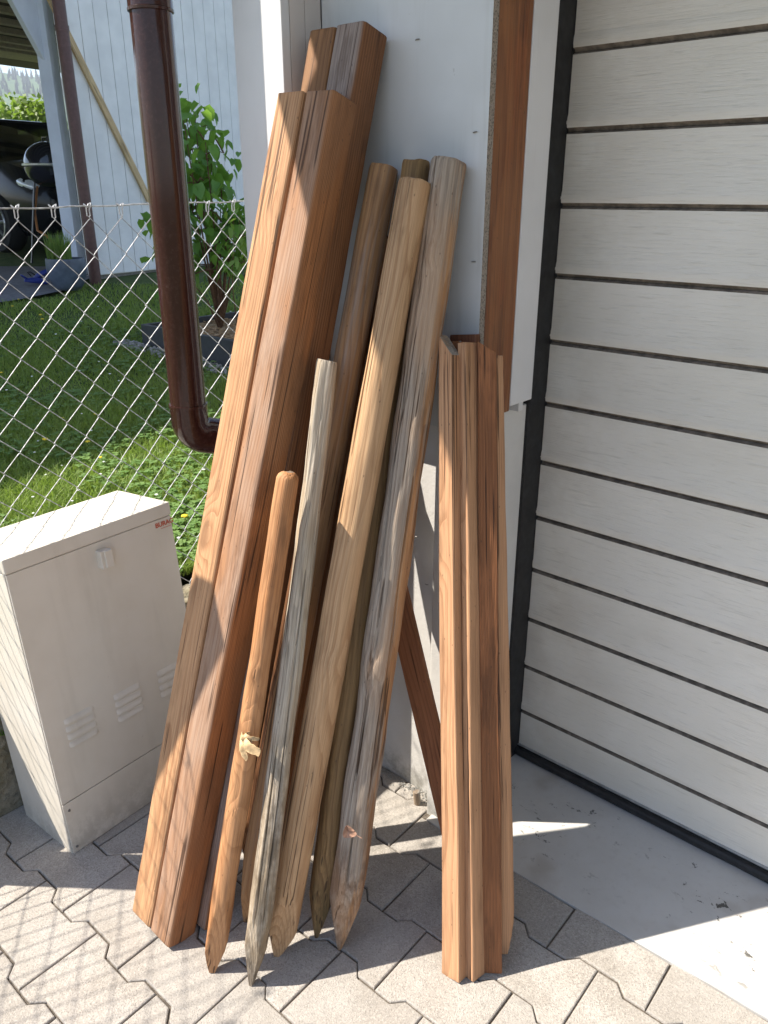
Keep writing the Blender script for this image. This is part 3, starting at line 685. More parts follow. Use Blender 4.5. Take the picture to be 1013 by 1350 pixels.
W['P6'] = wood('cracked_grey_pole', (.50, .265, .13), (.30, .135, .06), 13, off=(.012, .008), tilt=.015, ringf=210, gray=.42, grayc=(.38, .325, .27), grayside=(-.35, -.94, -.002, .9), knots=1, streak=.5, dirtz=.34, dirtc=(.10, .06, .045), relief=1.0, rough=.8)
W['S1'] = wood('stake_orange', (.58, .31, .17), (.38, .175, .085), 14, off=(.02, .10), tilt=.012, ringf=260, knots=.4, streak=.3)
W['S3'] = wood('stake_brown', (.28, .105, .042), (.12, .04, .016), 15, off=(.10, .03), tilt=.004, ringf=420, knots=1, streak=.6, red=(.46, .17, .07), relief=1.0)
W['SD'] = wood('stake_dark_red', (.22, .075, .035), (.12, .04, .02), 16, off=(.05, .1), ringf=200, knots=.4)
W['BT'] = wood('batten_red_brown', (.40, .15, .065), (.24, .08, .035), 17, off=(.05, .1), tilt=.02, ringf=160, knots=.6)
def T(o, label, cat, group=None): return tag(o, label, cat, group)
SG = 'square posts leaning on the wall'; PG = 'sharpened round poles leaning on the wall'; KG = 'short stakes leaning beside the door'
T(square_post('square_post', (-1.157, .587, 0), (-1.130, 1.067, 1.54), .066, .064, [W['A'], ENDG], seed=1), 'leftmost front square post, orange with a sunlit face beside the cabinet', 'post', SG)
T(square_post('square_post', (-1.088, .586, 0), (-1.056, 1.067, 1.537), .066, .064, [W['B'], ENDG], seed=2), 'front square post with pinkish front and orange-brown side, right of the leftmost post', 'post', SG)
T(square_post('square_post', (-1.137, .660, 0), (-1.130, 1.148, 1.645), .064, .062, [W['C'], ENDG], seed=3), 'rear square post whose orange-brown top shows beside the white corner boards', 'post', SG)
T(square_post('square_post', (-1.068, .657, 0), (-1.062, 1.148, 1.645), .066, .064, [W['D'], ENDG], seed=4), 'tall rear square post with grey front and dark brown side, top nearest the white panel', 'post', SG)
o = T(pole('round_pole', (-.957, .585, .0), pl(381, 622, 1, .85), .0215, .0190, [W['P1'], ENDG], fang=-.8, facets=3, tip=.13, seed=1, knots=((-60, .62, .012, .004), (-50, .35, .010, .003)), top='round'), 'short orange round pole with a peeling strip of bark, in front of the square posts', 'pole', PG)
P1o = o
T(pole('round_pole', (-.879, .617, 0), pl(431, 476, 1, .97), .0235, .0185, [W['P2'], ENDG], fang=.3, facets=4, tip=.12, seed=2, lumps=.0022, cracks=((-70, .08, .5, 5, .006), (-30, .1, .85, 4, .005), (-95, .4, 1.1, 4, .003)), square=.8, bend=.004), 'weathered silver-grey pole with a dirty foot, between the short orange and tan poles', 'pole', PG)
T(pole('round_pole', (-.890, .690, 0), pl(548, 240, 1, 1.10), .0325, .0275, [W['P3'], ENDG], fang=-.75, facets=3, tip=.16, seed=3, lumps=.001, cracks=((-112, .75, 1.7, 3, .010),), knots=((-40, .62, .02, .003),)), 'smooth light tan round pole, split near its top, in the middle of the bundle', 'pole', PG)
T(pole('round_pole', (-.997, .70, 0), pl(506, 221, 1, 1.15), .0275, .0265, [W['P4'], ENDG], seed=4, tip=.12), 'greyish brown round pole with its top left of the tan pole, beside the square posts', 'pole', PG)
T(pole('round_pole', (-.861, .771, 0), pl(549, 214, 1, 1.150), .0255, .0240, [W['P5'], ENDG], seed=5, tip=.15, facets=5, knots=((-50, .18, .014, .004),), cracks=((-60, .02, .25, 4, .005),)), 'dark olive-brown pole mostly hidden between the tan and cracked grey poles', 'pole', PG)
T(pole('round_pole', (-.808, .782, 0), pl(591, 213, 1, 1.152), .0325, .0300, [W['P6'], ENDG], seed=6, tip=.17, facets=4, fang=.9, lumps=.0024, cracks=((-95, .75, 1.7, 5, .013), (-60, .02, .30, 5, .008), (-22, .3, 1.0, 3, .007), (-75, .35, .8, 4, .006)), knots=((-70, .60, .020, .006), (-62, 1.33, .016, .005))), 'thick cracked grey pole, rightmost tall one, with a dry leaf near its foot', 'pole', PG)
T(pole('round_pole', pl(325, 1130, 2, 0), pl(437, 500, 1, 1.14), .027, .024, [W['D'], ENDG], seed=12, tip=.10), 'dark brown pole behind the bundle, showing between the short orange and silver poles', 'pole', PG)
T(pole('round_pole', pl(352, 1170, 2, 0), pl(496, 310, 1, 1.165), .026, .024, [W['C'], ENDG], seed=11, tip=.10), 'dim orange-brown pole filling the dark gap between the silver and tan poles', 'pole', PG)
T(pole('round_pole', (-.908, .832, 0), pl(508, 420, 1, 1.135), .024, .0220, [W['C'], ENDG], seed=7, tip=.10), 'dim brown round pole showing only as a shaded foot behind the tan pole', 'pole', PG)
# short stakes
def stake(a, b, w0, w1, d0, d1, mats, ang, cut=0, seed=0, seg=30):
    a = Vector(a); b = Vector(b); L = (b-a).length; bm = bmesh.new(); rings = []
    for i, z in enumerate([0, .0015]+list(np.linspace(.01, L-.01, seg))+[L-.0015, L]):
        f = z/L; w_ = w0+(w1-w0)*f; d_ = d0+(d1-d0)*f; s = .97 if i == 0 or z == L else 1; c_ = .0016
        raw = [(-w_/2+c_, -d_/2), (w_/2-c_, -d_/2), (w_/2, -d_/2+c_), (w_/2, d_/2-c_), (w_/2-c_, d_/2), (-w_/2+c_, d_/2), (-w_/2, d_/2-c_), (-w_/2, -d_/2+c_)]
        ox = .003*noise.noise(Vector((z*2, seed, 0))); rg = []
        for x, y in raw:
            zz = z
            if f > .97: zz += cut*(x/w_)
            if f < .01: zz += -.010*(x/w_)*0
            rg.append(bm.verts.new((x*s+ox+.0005*noise.noise(Vector((z*30, x*99, seed))), y*s+.0005*noise.noise(Vector((z*30, y*99, seed+3))), zz)))
        rings.append(rg)
    for A, B in zip(rings, rings[1:]):
        for k in range(8): bm.faces.new((A[k], A[(k+1) % 8], B[(k+1) % 8], B[k]))
    f1 = bm.faces.new(rings[0][::-1]); f2 = bm.faces.new(rings[-1])
    if len(mats) > 1: f1.material_index = f2.material_index = 1
    o = obj('stake', bm, mats, None, 35); frame_to(o, a, b, ang); return o
S1t = pl(592, 455, 1, 1.095); S2t = pl(617, 452, 1, 1.12); S3t = pl(642, 458, 1, 1.14)
T(stake((-.604, .888, 0), S1t, .042, .028, .024, .026, [W['S1'], ENDG], 0, cut=-.035, seed=1), 'leftmost short stake, bright orange with a broad sunlit face', 'stake', KG)
T(stake((-.573, .915, 0), S2t, .020, .018, .036, .032, [W['S1'], ENDG], -.12, seed=2), 'narrow middle stake with a thin sunlit edge between two broader stakes', 'stake', KG)
T(stake((-.5545, .945, 0), S3t, .036, .032, .018, .020, [W['S3'], ENDG], .62, cut=-.02, seed=3), 'broad brown stake with fine dark grain, right of the narrow middle stake', 'stake', KG)
T(pole('stake', (-.567, 1.002, 0), pl(649, 470, 1, 1.172), .022, .019, [W['S1'], ENDG], seed=8, tip=.05, tipr=.016, facets=2, n=40, seg=50), 'rounded stake at the right rear of the short bundle, nearest the door', 'stake', KG)
T(pole('stake', (-.64, .985, 0), pl(603, 450, 1, 1.145), .018, .0165, [W['S3'], ENDG], seed=9, tip=0, n=40, seg=50, top='round'), 'round-topped stake peeping out behind the two left stakes', 'stake', KG)
T(stake((-.69, 1.05, 0), pl(613, 441, 1, 1.168), .055, .055, .018, .018, [W['SD']], 0.0, seed=6), 'dark red-brown stake at the back, its flat top under the white panel', 'stake', KG)
o = stake((-.668, 1.035, 0), pl(478, 592, 1, 1.165), .05, .05, .018, .018, [W['BT'], ENDG], .35, seed=7); o.name = 'batten'
T(o, 'red-brown batten leaning the other way, between the tall poles and the short stakes', 'batten')
# peeling fibre on the short orange pole
q = P1o.matrix_world.inverted() @ pl(338, 972, 1, .64)
bm = bmesh.new(); rr = random.Random(4); zc = .50
for s in range(4):
    a0 = R_(-80+s*14); ln = (.040, .030, .044, .026)[s]; c0p = Vector((.0208*math.cos(a0), .0208*math.sin(a0), zc+(-.002, .004, 0, .006)[s]))
    d = Vector((math.cos(a0)*.35+.62, math.sin(a0)*.3+.1, (-.25, .25, .05, .5)[s])).normalized(); wv = Vector((0, .1, 1)).normalized()*(.010, .006, .012, .005)[s]; prev = None
    for k in range(12):
        u = k/11; cc = c0p + d*ln*u + Vector((.003*math.sin(u*5+s), -.008*math.sin(u*3.1)*(1+.3*s), -.010*u*u)); cols = []
        for q in range(5):
            v_ = -1+q*.5; cols.append(bm.verts.new(cc + wv*v_*(1-.35*u)*(1+.25*noise.noise(Vector((u*6, s, v_)))) + Vector((0, -.004*(1-v_*v_)*math.sin(u*4), .001*noise.noise(Vector((u*9, v_*3, s)))))))
        if prev:
            for q in range(4): bm.faces.new((prev[q], prev[q+1], cols[q+1], cols[q]))
        prev = cols
for s in range(5):
    a0 = R_(-85+s*12); p_ = Vector((.0208*math.cos(a0), .0208*math.sin(a0), zc)); tube(bm, [p_, p_+Vector((.008, -.006, -.010+.004*s)), p_+Vector((.012+.003*s, -.008, -.024+.008*s))], .0006, 4)
o = obj('peeled_bark', bm, MAT['torn'], P1o); o['label'] = 'torn pale strip of bark curling off the pole'
md = o.modifiers.new('thick', 'SOLIDIFY'); md.thickness = .0009
# dry leaf on the cracked pole
Pq = pl(459, 1097, 1, .803)
bm = bmesh.new(); ring = []
for k in range(18):
    t = 2*math.pi*k/18; rx = .013*(1+.25*math.cos(t)); ring.append(bm.verts.new((rx*math.cos(t), .0105*math.sin(t)*(1-.3*math.cos(t)), .003*math.cos(2*t)+.001*math.sin(5*t))))
c_ = bm.verts.new((0, 0, -.002))
for k in range(18): bm.faces.new((ring[k], ring[(k+1) % 18], c_))
tube(bm, [(.012, 0, 0), (.018, -.001, .002), (.027, -.003, .0035)], .0007, 5)
o = obj('dry_leaf', bm, MAT['leaf_dry']); md = o.modifiers.new('thick', 'SOLIDIFY'); md.thickness = .0006
xa = Vector(RV)*.92+Vector((0, 0, -.38)); xa.normalize(); za = (Vector(EYE)-Pq).normalized(); za = (za-xa*za.dot(xa)).normalized(); ya = za.cross(xa)
Pq = Pq + za*.002
o.matrix_world = Matrix(((xa.x, ya.x, za.x, Pq.x), (xa.y, ya.y, za.y, Pq.y), (xa.z, ya.z, za.z, Pq.z), (0, 0, 0, 1)))
T(o, 'small curled dry leaf stuck low on the cracked grey pole', 'leaf')
# wooden peg and crumbs at the wall foot
bm = bmesh.new(); lathe(bm, [(.0085, 0), (.0088, .02), (.0084, .036), (.0075, .037)], 16); o = obj('wooden_peg', bm, ENDG, None, 40); o.location = (-.945, 1.196, 0.001); o.rotation_euler = (.05, -.06, 0)
T(o, 'short round wooden peg standing at the foot of the white pier', 'peg')
bm = bmesh.new()
for i in range(420):
    x = random.uniform(-1.2, -.90); y = 1.236-abs(random.gauss(0, .014)); s = random.uniform(.0008, .0035)
    bmesh.ops.create_icosphere(bm, subdivisions=1, radius=s, matrix=Matrix.Translation((x, y, s*.4)) @ Matrix.Rotation(random.random()*3, 4, 'X'))
tag(obj('crumbs', bm, MAT['gravel']), 'loose grit and crumbs along the foot of the white wall', 'grit', kind='stuff')
# ------------------------------------------------------------------ neighbour's house and carport
W0 = Vector((-7.133, 4.009, 0)); wd = Vector((-.1406, .990, 0)).normalized(); wi = Vector((-wd.y, wd.x, 0))   # along the wall, into the house
nh = empty('neighbour_house', W0); nm = Matrix(((wd.x, wi.x, 0, W0.x), (wd.y, wi.y, 0, W0.y), (0, 0, 1, 0), (0, 0, 0, 1))); nh.matrix_world = nm; ni = nm.inverted()
tag(nh, 'neighbour house of white vertical boards with an open carport under its upper floor', 'house')
def np_(name, lo, hi, mat, bev=0): return obj(name, boxb(lo, hi, bev), mat, nh)
x = .0; k = 0
while x < 4.6:
    w_ = .148 + random.uniform(-.004, .004); np_('plank', (x+.003, -.02+random.uniform(-.0015, .0015), .665+random.uniform(0, .003)), (x+w_-.003, 0, 5.75), MAT['shed_white'], .003); x += w_
np_('wall', (0, .002, .66), (9, .14, 5.75), MAT['shed_white']); pass
np_('plinth', (.01, .03, .0), (9, .2, .655), MAT['gravel'])
np_('plank_cladding', (4.62, -.02, .66), (9, 0, 5.75), MAT['shed_white'])
np_('upper_floor', (-6.5, -.02, 3.12), (-.002, 5.2, 5.75), MAT['shed_white']); np_('upper_floor', (.0, .141, 3.12), (9, 5.2, 5.75), MAT['shed_white'])
bm = bmesh.new(); box(bm, (1.2, 3.05, 5.80), (16.2, 6.05, .15)); obj('roof', bm, MAT['roofing'], nh)
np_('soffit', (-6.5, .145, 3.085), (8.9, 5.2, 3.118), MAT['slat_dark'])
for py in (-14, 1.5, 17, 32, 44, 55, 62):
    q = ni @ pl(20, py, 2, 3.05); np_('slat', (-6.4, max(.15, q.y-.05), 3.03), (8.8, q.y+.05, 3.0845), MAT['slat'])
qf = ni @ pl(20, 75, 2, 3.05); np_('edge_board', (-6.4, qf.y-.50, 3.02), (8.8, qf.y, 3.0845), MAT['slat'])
def nloc(px, py): P = lawn(px, py); q = ni @ P; return q.x, q.y, P.z
qx, qy, qz = nloc(104, 366)
bm = bmesh.new(); box(bm, (0, 0, 1.3), (.125, .125, 2.85), .004, Matrix.Rotation(R_(20), 3, 'Z')); bmesh.ops.translate(bm, vec=(qx, qy, .45), verts=bm.verts); obj('post', bm, MAT['blue_white'], nh)
zt = zat(50, 62, lawn(104, 366)); bm = bmesh.new()
A = [(-.05, zt-.12), (.06, zt-.12), (.06, 3.09), (-.42, 3.09)]; vs1 = [bm.verts.new((qx+a, qy-.03, z)) for a, z in A]; vs2 = [bm.verts.new((qx+a, qy+.03, z)) for a, z in A]
bm.faces.new(vs1); bm.faces.new(vs2[::-1])
for i in range(4): bm.faces.new((vs1[i], vs2[i], vs2[(i+1) % 4], vs1[(i+1) % 4]))
bmesh.ops.recalc_face_normals(bm, faces=bm.faces); obj('knee_brace', bm, MAT['blue_white'], nh)
fx, fy, fz = nloc(80, 310); np_('post', (fx-.25, fy+1.0, .5), (fx-.1, fy+1.15, 3.04), MAT['white_wood'])
px_, py__, pz_ = nloc(124, 374)
bm = bmesh.new(); tube(bm, [(px_, py__-.03, z) for z in (.56, 1.5, 3.0)], .052, 20, False); tube(bm, [(px_, py__-.03, 2.62), (px_, py__-.03, 2.66)], .057, 20); obj('downpipe', bm, MAT['brown_pipe'], nh, 40)
a = hit(76, 18, W0 + wi*-.04, wi); b = hit(199, 268, W0 + wi*-.04, wi)
a2 = a + (a-b)*.4
o = stake(b, a2, .055, .055, .03, .03, [MAT['batten_yellow']], math.atan2(wd.y, wd.x), seed=4); o.name = 'pale_batten'; T(o, 'pale yellow batten slanting across the white boards of the neighbour house', 'batten')

# ------------------------------------------------------------------ car
def make_car(pos, fwd):
    fwd = Vector((fwd.x, fwd.y, 0)).normalized(); lf = Vector((-fwd.y, fwd.x, 0))
    c = empty('parked_car', pos); c.matrix_world = Matrix(((fwd.x, lf.x, 0, pos.x), (fwd.y, lf.y, 0, pos.y), (0, 0, 1, pos.z), (0, 0, 0, 1)))
    tag(c, 'black car parked nose-out under the carport beyond the mesh fence', 'car')
    # front axle at x=0; nose at +.85
    st = [(.86, .42, .62, .60), (.78, .24, .78, .74), (.55, .20, .90, .84), (.2, .19, .985, .88), (-.35, .18, 1.03, .90), (-.8, .18, 1.05, .90), (-1.6, .18, 1.07, .90), (-2.6, .19, 1.08, .90), (-3.1, .22, 1.05, .86), (-3.3, .34, .95, .78)]
    bm = bmesh.new(); rings = []
    for x, zb, zt_, w_ in st:
        half = [(0, zb), (w_*.86, zb), (w_*.97, zb+.10), (w_, (zb+zt_)/2), (w_*.985, zt_-.14), (w_*.90, zt_-.03), (w_*.6, zt_+.005), (0, zt_+.02)]
        full = half + [(-y, z) for y, z in half[-2:0:-1]]
        rings.append([bm.verts.new((x, y, z)) for y, z in full])
    n = len(rings[0])
    for A_, B_ in zip(rings, rings[1:]):
        for k in range(n): bm.faces.new((A_[k], A_[(k+1) % n], B_[(k+1) % n], B_[k]))
    bm.faces.new(rings[0]); bm.faces.new(rings[-1][::-1]); bmesh.ops.recalc_face_normals(bm, faces=bm.faces)
    obj('body', bm, MAT['carpaint'], c, 40)
    gs = [(-.35, 1.02, 1.03, .80), (-.95, 1.04, 1.44, .66), (-1.25, 1.05, 1.50, .63), (-2.3, 1.06, 1.49, .62), (-2.9, 1.07, 1.38, .60), (-3.2, 1.05, 1.08, .66)]
    bm = bmesh.new(); L_ = [[bm.verts.new((x, s*.83, zb)), ] for x, zb, zt_, w_ in gs for s in (1,)]
    rings = []
    bm.free(); bm = bmesh.new()
    for x, zb, zt_, w_ in gs:
        rings.append([bm.verts.new(p) for p in ((x, .84, zb), (x, w_+.03, max(zb, zt_-.07)), (x, w_-.04, zt_), (x, -(w_-.04), zt_), (x, -(w_+.03), max(zb, zt_-.07)), (x, -.84, zb))])
    for i, (A_, B_) in enumerate(zip(rings, rings[1:])):
        for k in range(5):
            f = bm.faces.new((A_[k], A_[k+1], B_[k+1], B_[k]))
            if k in (1, 2, 3) and 1 <= i <= 3: f.material_index = 1
    bmesh.ops.recalc_face_normals(bm, faces=bm.faces); obj('windows', bm, [MAT['glass'], MAT['carpaint']], c, 30)
    bm = bmesh.new()
    for s in (1, -1):
        for (x0, z0, x1, z1, w1) in ((-.36, 1.03, -.97, 1.43, .70), (-1.75, 1.05, -1.72, 1.46, .66), (-2.75, 1.06, -2.72, 1.42, .64)):
            tube(bm, [(x0, s*.845, z0), (x1, s*w1, z1)], .035, 6)
    obj('pillar', bm, MAT['carpaint'], c)
    bm = bmesh.new(); tube(bm, [(-.98, s_, 1.455) for s_ in (.62, -.62)], .02, 6); box(bm, (-1.8, 0, 1.35), (.1, 1.1, .3), .03); box(bm, (-1.5, .35, 1.05), (.18, .45, .6), .05); box(bm, (-1.5, -.35, 1.05), (.18, .45, .6), .05); obj('seats', bm, MAT['tyre'], c)
    for (x, s) in ((0, -1), (0, 1), (-2.5, -1), (-2.5, 1)):
        bm = bmesh.new(); lathe(bm, [(.20, -.10), (.30, -.105), (.325, -.07), (.33, 0), (.325, .07), (.30, .105), (.20, .10)], 32); bmesh.ops.rotate(bm, cent=(0, 0, 0), matrix=Matrix.Rotation(R_(90), 3, 'X'), verts=bm.verts); bmesh.ops.translate(bm, vec=(x, s*.815, .33), verts=bm.verts)
        wh = obj('wheel', bm, MAT['tyre'], c, 35)
        bm = bmesh.new(); yy = s*.922
        tube(bm, [(x+.205*math.cos(t), yy, .33+.205*math.sin(t)) for t in np.linspace(0, 2*math.pi, 30)], .014, 6, False)
        for k in range(7):
            t = 2*math.pi*k/7; tube(bm, [(x+.03*math.cos(t), yy, .33+.03*math.sin(t)), (x+.2*math.cos(t+.08), yy, .33+.2*math.sin(t+.08))], [.022, .016], 6)
        bmesh.ops.create_uvsphere(bm, u_segments=10, v_segments=6, radius=.04, matrix=Matrix.Translation((x, yy, .33))); obj('rim', bm, MAT['rim'], wh)
    for s in (1, -1):
        bm = bmesh.new(); bmesh.ops.create_uvsphere(bm, u_segments=20, v_segments=12, radius=1, matrix=Matrix.Translation((.60, s*.72, .70)) @ Matrix.Rotation(R_(-28*s), 4, 'Z') @ Matrix.Rotation(R_(18), 4, 'Y') @ Matrix.Diagonal((.23, .085, .085, 1))); obj('headlight', bm, MAT['lamp'], c, True)
        bm = bmesh.new(); box(bm, (-.55, s*1.0, 1.08), (.12, .18, .12), .03); obj('mirror', bm, MAT['carpaint'], c, 30)
        bm = bmesh.new(); bmesh.ops.create_uvsphere(bm, u_segments=14, v_segments=8, radius=.055, matrix=Matrix.Translation((.76, s*.60, .38))); obj('fog_lamp', bm, MAT['lamp'], c, True)
    bm = bmesh.new()
    for k in range(4): box(bm, (.83, 0, .42+k*.055), (.08, .8, .018), .004)
    obj('grille', bm, MAT['rim'], c)
    return c
Pw = lawn(13, 337); tow = Vector((-Pw.x, -Pw.y, 0)).normalized(); rgt = Vector((RV[0], RV[1], 0))
fwd = rgt*.62 + tow*.78; lf = Vector((-fwd.y, fwd.x, 0)).normalized(); car = make_car(Vector((Pw.x, Pw.y, lawn_z(Pw.x, Pw.y)+.03)) + lf*.82, fwd)

# ------------------------------------------------------------------ kettle grill, pot, clogs
P = lawn(84, 352); P = Vector((P.x, P.y, lawn_z(P.x, P.y)+.03)); gz = zat(76, 217, P)-P.z
g = empty('kettle_grill', P); tag(g, 'black kettle barbecue standing behind the pale blue carport post', 'barbecue')
bm = bmesh.new(); lathe(bm, [(.235*math.cos(t), gz+.21*math.sin(t)) for t in np.linspace(.02, 1.5, 9)], 32); obj('lid', bm, MAT['black_enamel'], g, 60)
bm = bmesh.new(); lathe(bm, [(.235*math.cos(t), gz-.02+.20*math.sin(t)) for t in np.linspace(-1.4, -.02, 8)], 32); obj('bowl', bm, MAT['black_enamel'], g, 60)
bm = bmesh.new(); lathe(bm, [(.236, gz-.012), (.249, gz-.014), (.251, gz+.004), (.238, gz+.008)], 32); obj('ring', bm, MAT['steel'], g, 60)
for k in range(3):
    t = 2.2+k*2.094; bm = bmesh.new(); tube(bm, [(.15*math.cos(t), .15*math.sin(t), gz-.13), (.30*math.cos(t), .30*math.sin(t), .02)], .012, 8); obj('leg', bm, MAT['black_enamel'] if k else MAT['rim'], g, 60)
bm = bmesh.new(); tube(bm, [(-.05, 0, gz+.2), (-.05, 0, gz+.25), (.05, 0, gz+.25), (.05, 0, gz+.2)], .01, 6); obj('handle', bm, MAT['black_enamel'], g)
bm = bmesh.new(); tube(bm, [(-.1, -.1, gz-.2), (-.12, -.16, gz-.45), (-.04, -.2, gz-.62), (.12, -.2, gz-.66), (.3, -.1, .1)], .012, 8); obj('gas_hose', bm, MAT['hose'], g, True)
P = lawn(92, 384); P.z = lawn_z(P.x, P.y)+.01
g = empty('plant_pot', P); tag(g, 'round blue-grey glazed pot holding green grass, at the foot of the carport post', 'pot')
bm = bmesh.new(); lathe(bm, [(.095, 0), (.13, .05), (.155, .12), (.163, .19), (.160, .25), (.158, .265), (.146, .265), (.146, .24)], 40); obj('bowl', bm, MAT['pot'], g, 60)
def blades(bm, n, c, rad, h0, h1, w_, lean=.25, rnd=random):
    for _ in range(n):
        a_ = rnd.uniform(0, 6.283); r_ = rad*math.sqrt(rnd.random()); x, y = c[0]+r_*math.cos(a_), c[1]+r_*math.sin(a_); h_ = rnd.uniform(h0, h1); b_ = rnd.uniform(0, 6.283); lx, ly = math.cos(b_)*lean*h_*rnd.random(), math.sin(b_)*lean*h_*rnd.random(); t = rnd.uniform(0, 6.283); wx, wy = math.cos(t)*w_/2, math.sin(t)*w_/2
        v = [bm.verts.new(p) for p in ((x-wx, y-wy, c[2]), (x+wx, y+wy, c[2]), (x+wx*.8+lx*.4, y+wy*.8+ly*.4, c[2]+h_*.55), (x-wx*.8+lx*.4, y-wy*.8+ly*.4, c[2]+h_*.55), (x+lx, y+ly, c[2]+h_))]
        bm.faces.new(v[:4]); bm.faces.new((v[3], v[2], v[4]))
bm = bmesh.new(); blades(bm, 260, (-.03, -.03, .24), .10, .10, .26, .009); obj('grass_tuft', bm, MAT['grass'], g)
bm = bmesh.new(); lathe(bm, [(.1, .236), (.145, .238)], 24); obj('soil', bm, MAT['lawn_soil'], g)
for k, (px, py, rz) in enumerate(((57, 378, .6), (49, 381, 1.4))):
    P = lawn(px, py); P.z = lawn_z(P.x, P.y)+.034
    g = empty('clog', P, rz); g.scale = (.75, .75, .75); tag(g, ['blue plastic garden clog lying nearest the blue-grey pot', 'dark blue garden clog lying left of its mate by the pot'][k], 'shoe', 'garden clogs')
    bm = bmesh.new(); rings = []
    for i in range(11):
        u = i/10; w_ = .045*math.sin(math.pi*(.12+.8*u))**.6+.004; h_ = (.035+.03*math.sin(math.pi*u*.9)); x = -.13+.26*u
        rings.append([bm.verts.new((x, w_*math.cos(t), .012+max(0, math.sin(t))*h_)) for t in np.linspace(0, 2*math.pi, 14, endpoint=False)])
    for A_, B_ in zip(rings, rings[1:]):
        for q in range(14): bm.faces.new((A_[q], A_[(q+1) % 14], B_[(q+1) % 14], B_[q]))
    bm.faces.new(rings[0][::-1]); bm.faces.new(rings[-1]); bmesh.ops.rotate(bm, cent=(0, 0, 0), matrix=Matrix.Rotation(R_(-28 if k == 0 else 10), 3, 'Y'), verts=bm.verts); bmesh.ops.translate(bm, vec=(0, 0, .05 if k == 0 else .01), verts=bm.verts)
    obj('upper', bm, MAT['blue'], g, True)
    bm = bmesh.new(); tube(bm, [(-.10, .05, .08), (-.15, .03, .12), (-.15, -.03, .12), (-.10, -.05, .08)], .008, 6); obj('strap', bm, MAT['blue'] if k else MAT['tyre'], g, True)

# ------------------------------------------------------------------ raised bed and shrubs
B0 = lawn(189, 456); B1 = lawn(303, 487); bd = (B1-B0); bd.z = 0; bd.normalize(); bn = Vector((bd.y, -bd.x, 0)); bn = bn if bn.dot(Vector((-B0.x, -B0.y, 0))) < 0 else -bn
bl = (B1-B0).length+.7
bed = empty('raised_bed', B0); bed.matrix_world = Matrix(((bd.x, bn.x, 0, B0.x), (bd.y, bn.y, 0, B0.y), (0, 0, 1, B0.z), (0, 0, 0, 1)))
tag(bed, 'low planting bed with dark edging boards filled with wood chips', 'planter')
for lo, hi in (((0, 0, -.06), (bl, .03, .135)), ((0, .031, -.06), (.03, 1.15, .135)), ((.031, 1.12, -.06), (bl-.031, 1.15, .14)), ((bl-.03, .031, -.06), (bl, 1.15, .135))): obj('edging_board', boxb(lo, hi, .003), MAT['bed'], bed)
obj('chip_base', boxb((.031, .031, -.02), (bl-.031, 1.119, .095)), MAT['chips'], bed)
bm = bmesh.new()
for i in range(1800):
    c_ = Vector((random.uniform(.05, bl-.05), random.uniform(.05, 1.1), .097+random.random()*.014)); Mx = Matrix.Translation(c_) @ Matrix.Rotation(random.random()*6.3, 4, 'Z') @ Matrix.Rotation(random.uniform(-.6, .6), 4, 'X') @ Matrix.Diagonal((random.uniform(.015, .04), random.uniform(.008, .018), .004, 1))
    bmesh.ops.create_cube(bm, size=1, matrix=Mx)
tag(obj('wood_chips', bm, MAT['chips'], bed), kind='stuff')
def leaf_mesh(seed, mat, heart=True):
    rr = random.Random(seed); bm = bmesh.new(); fold = rr.uniform(.15, .5); curl = rr.uniform(.1, .5)
    out = [(0, 0), (.18, .30), (.5, .40), (.8, .24), (1.05, 0)] if heart else [(0, 0), (.25, .2), (.5, .25), (.8, .15), (1, 0)]
    if heart: out[1] = (.02, .30)
    mid = [bm.verts.new((x, 0, -curl*.4*x*x)) for x in (0, .3, .6, 1.05)]
    for s in (1, -1):
        e = [bm.verts.new((x, s*y, y*fold - curl*.4*x*x)) for x, y in out[1:4]]
        bm.faces.new((mid[0], mid[1], e[0])[::s]); bm.faces.new((mid[1], mid[2], e[1], e[0])[::s]); bm.faces.new((mid[2], mid[3], e[2], e[1])[::s])
    me = bpy.data.meshes.new('leaf'); bm.to_mesh(me); bm.free(); me.materials.append(mat)
    me.polygons.foreach_set('use_smooth', [True]*len(me.polygons)); return me
LM = [leaf_mesh(i, MAT['lilac']) for i in range(5)]; YM = [leaf_mesh(i+9, MAT['young'], False) for i in range(3)]
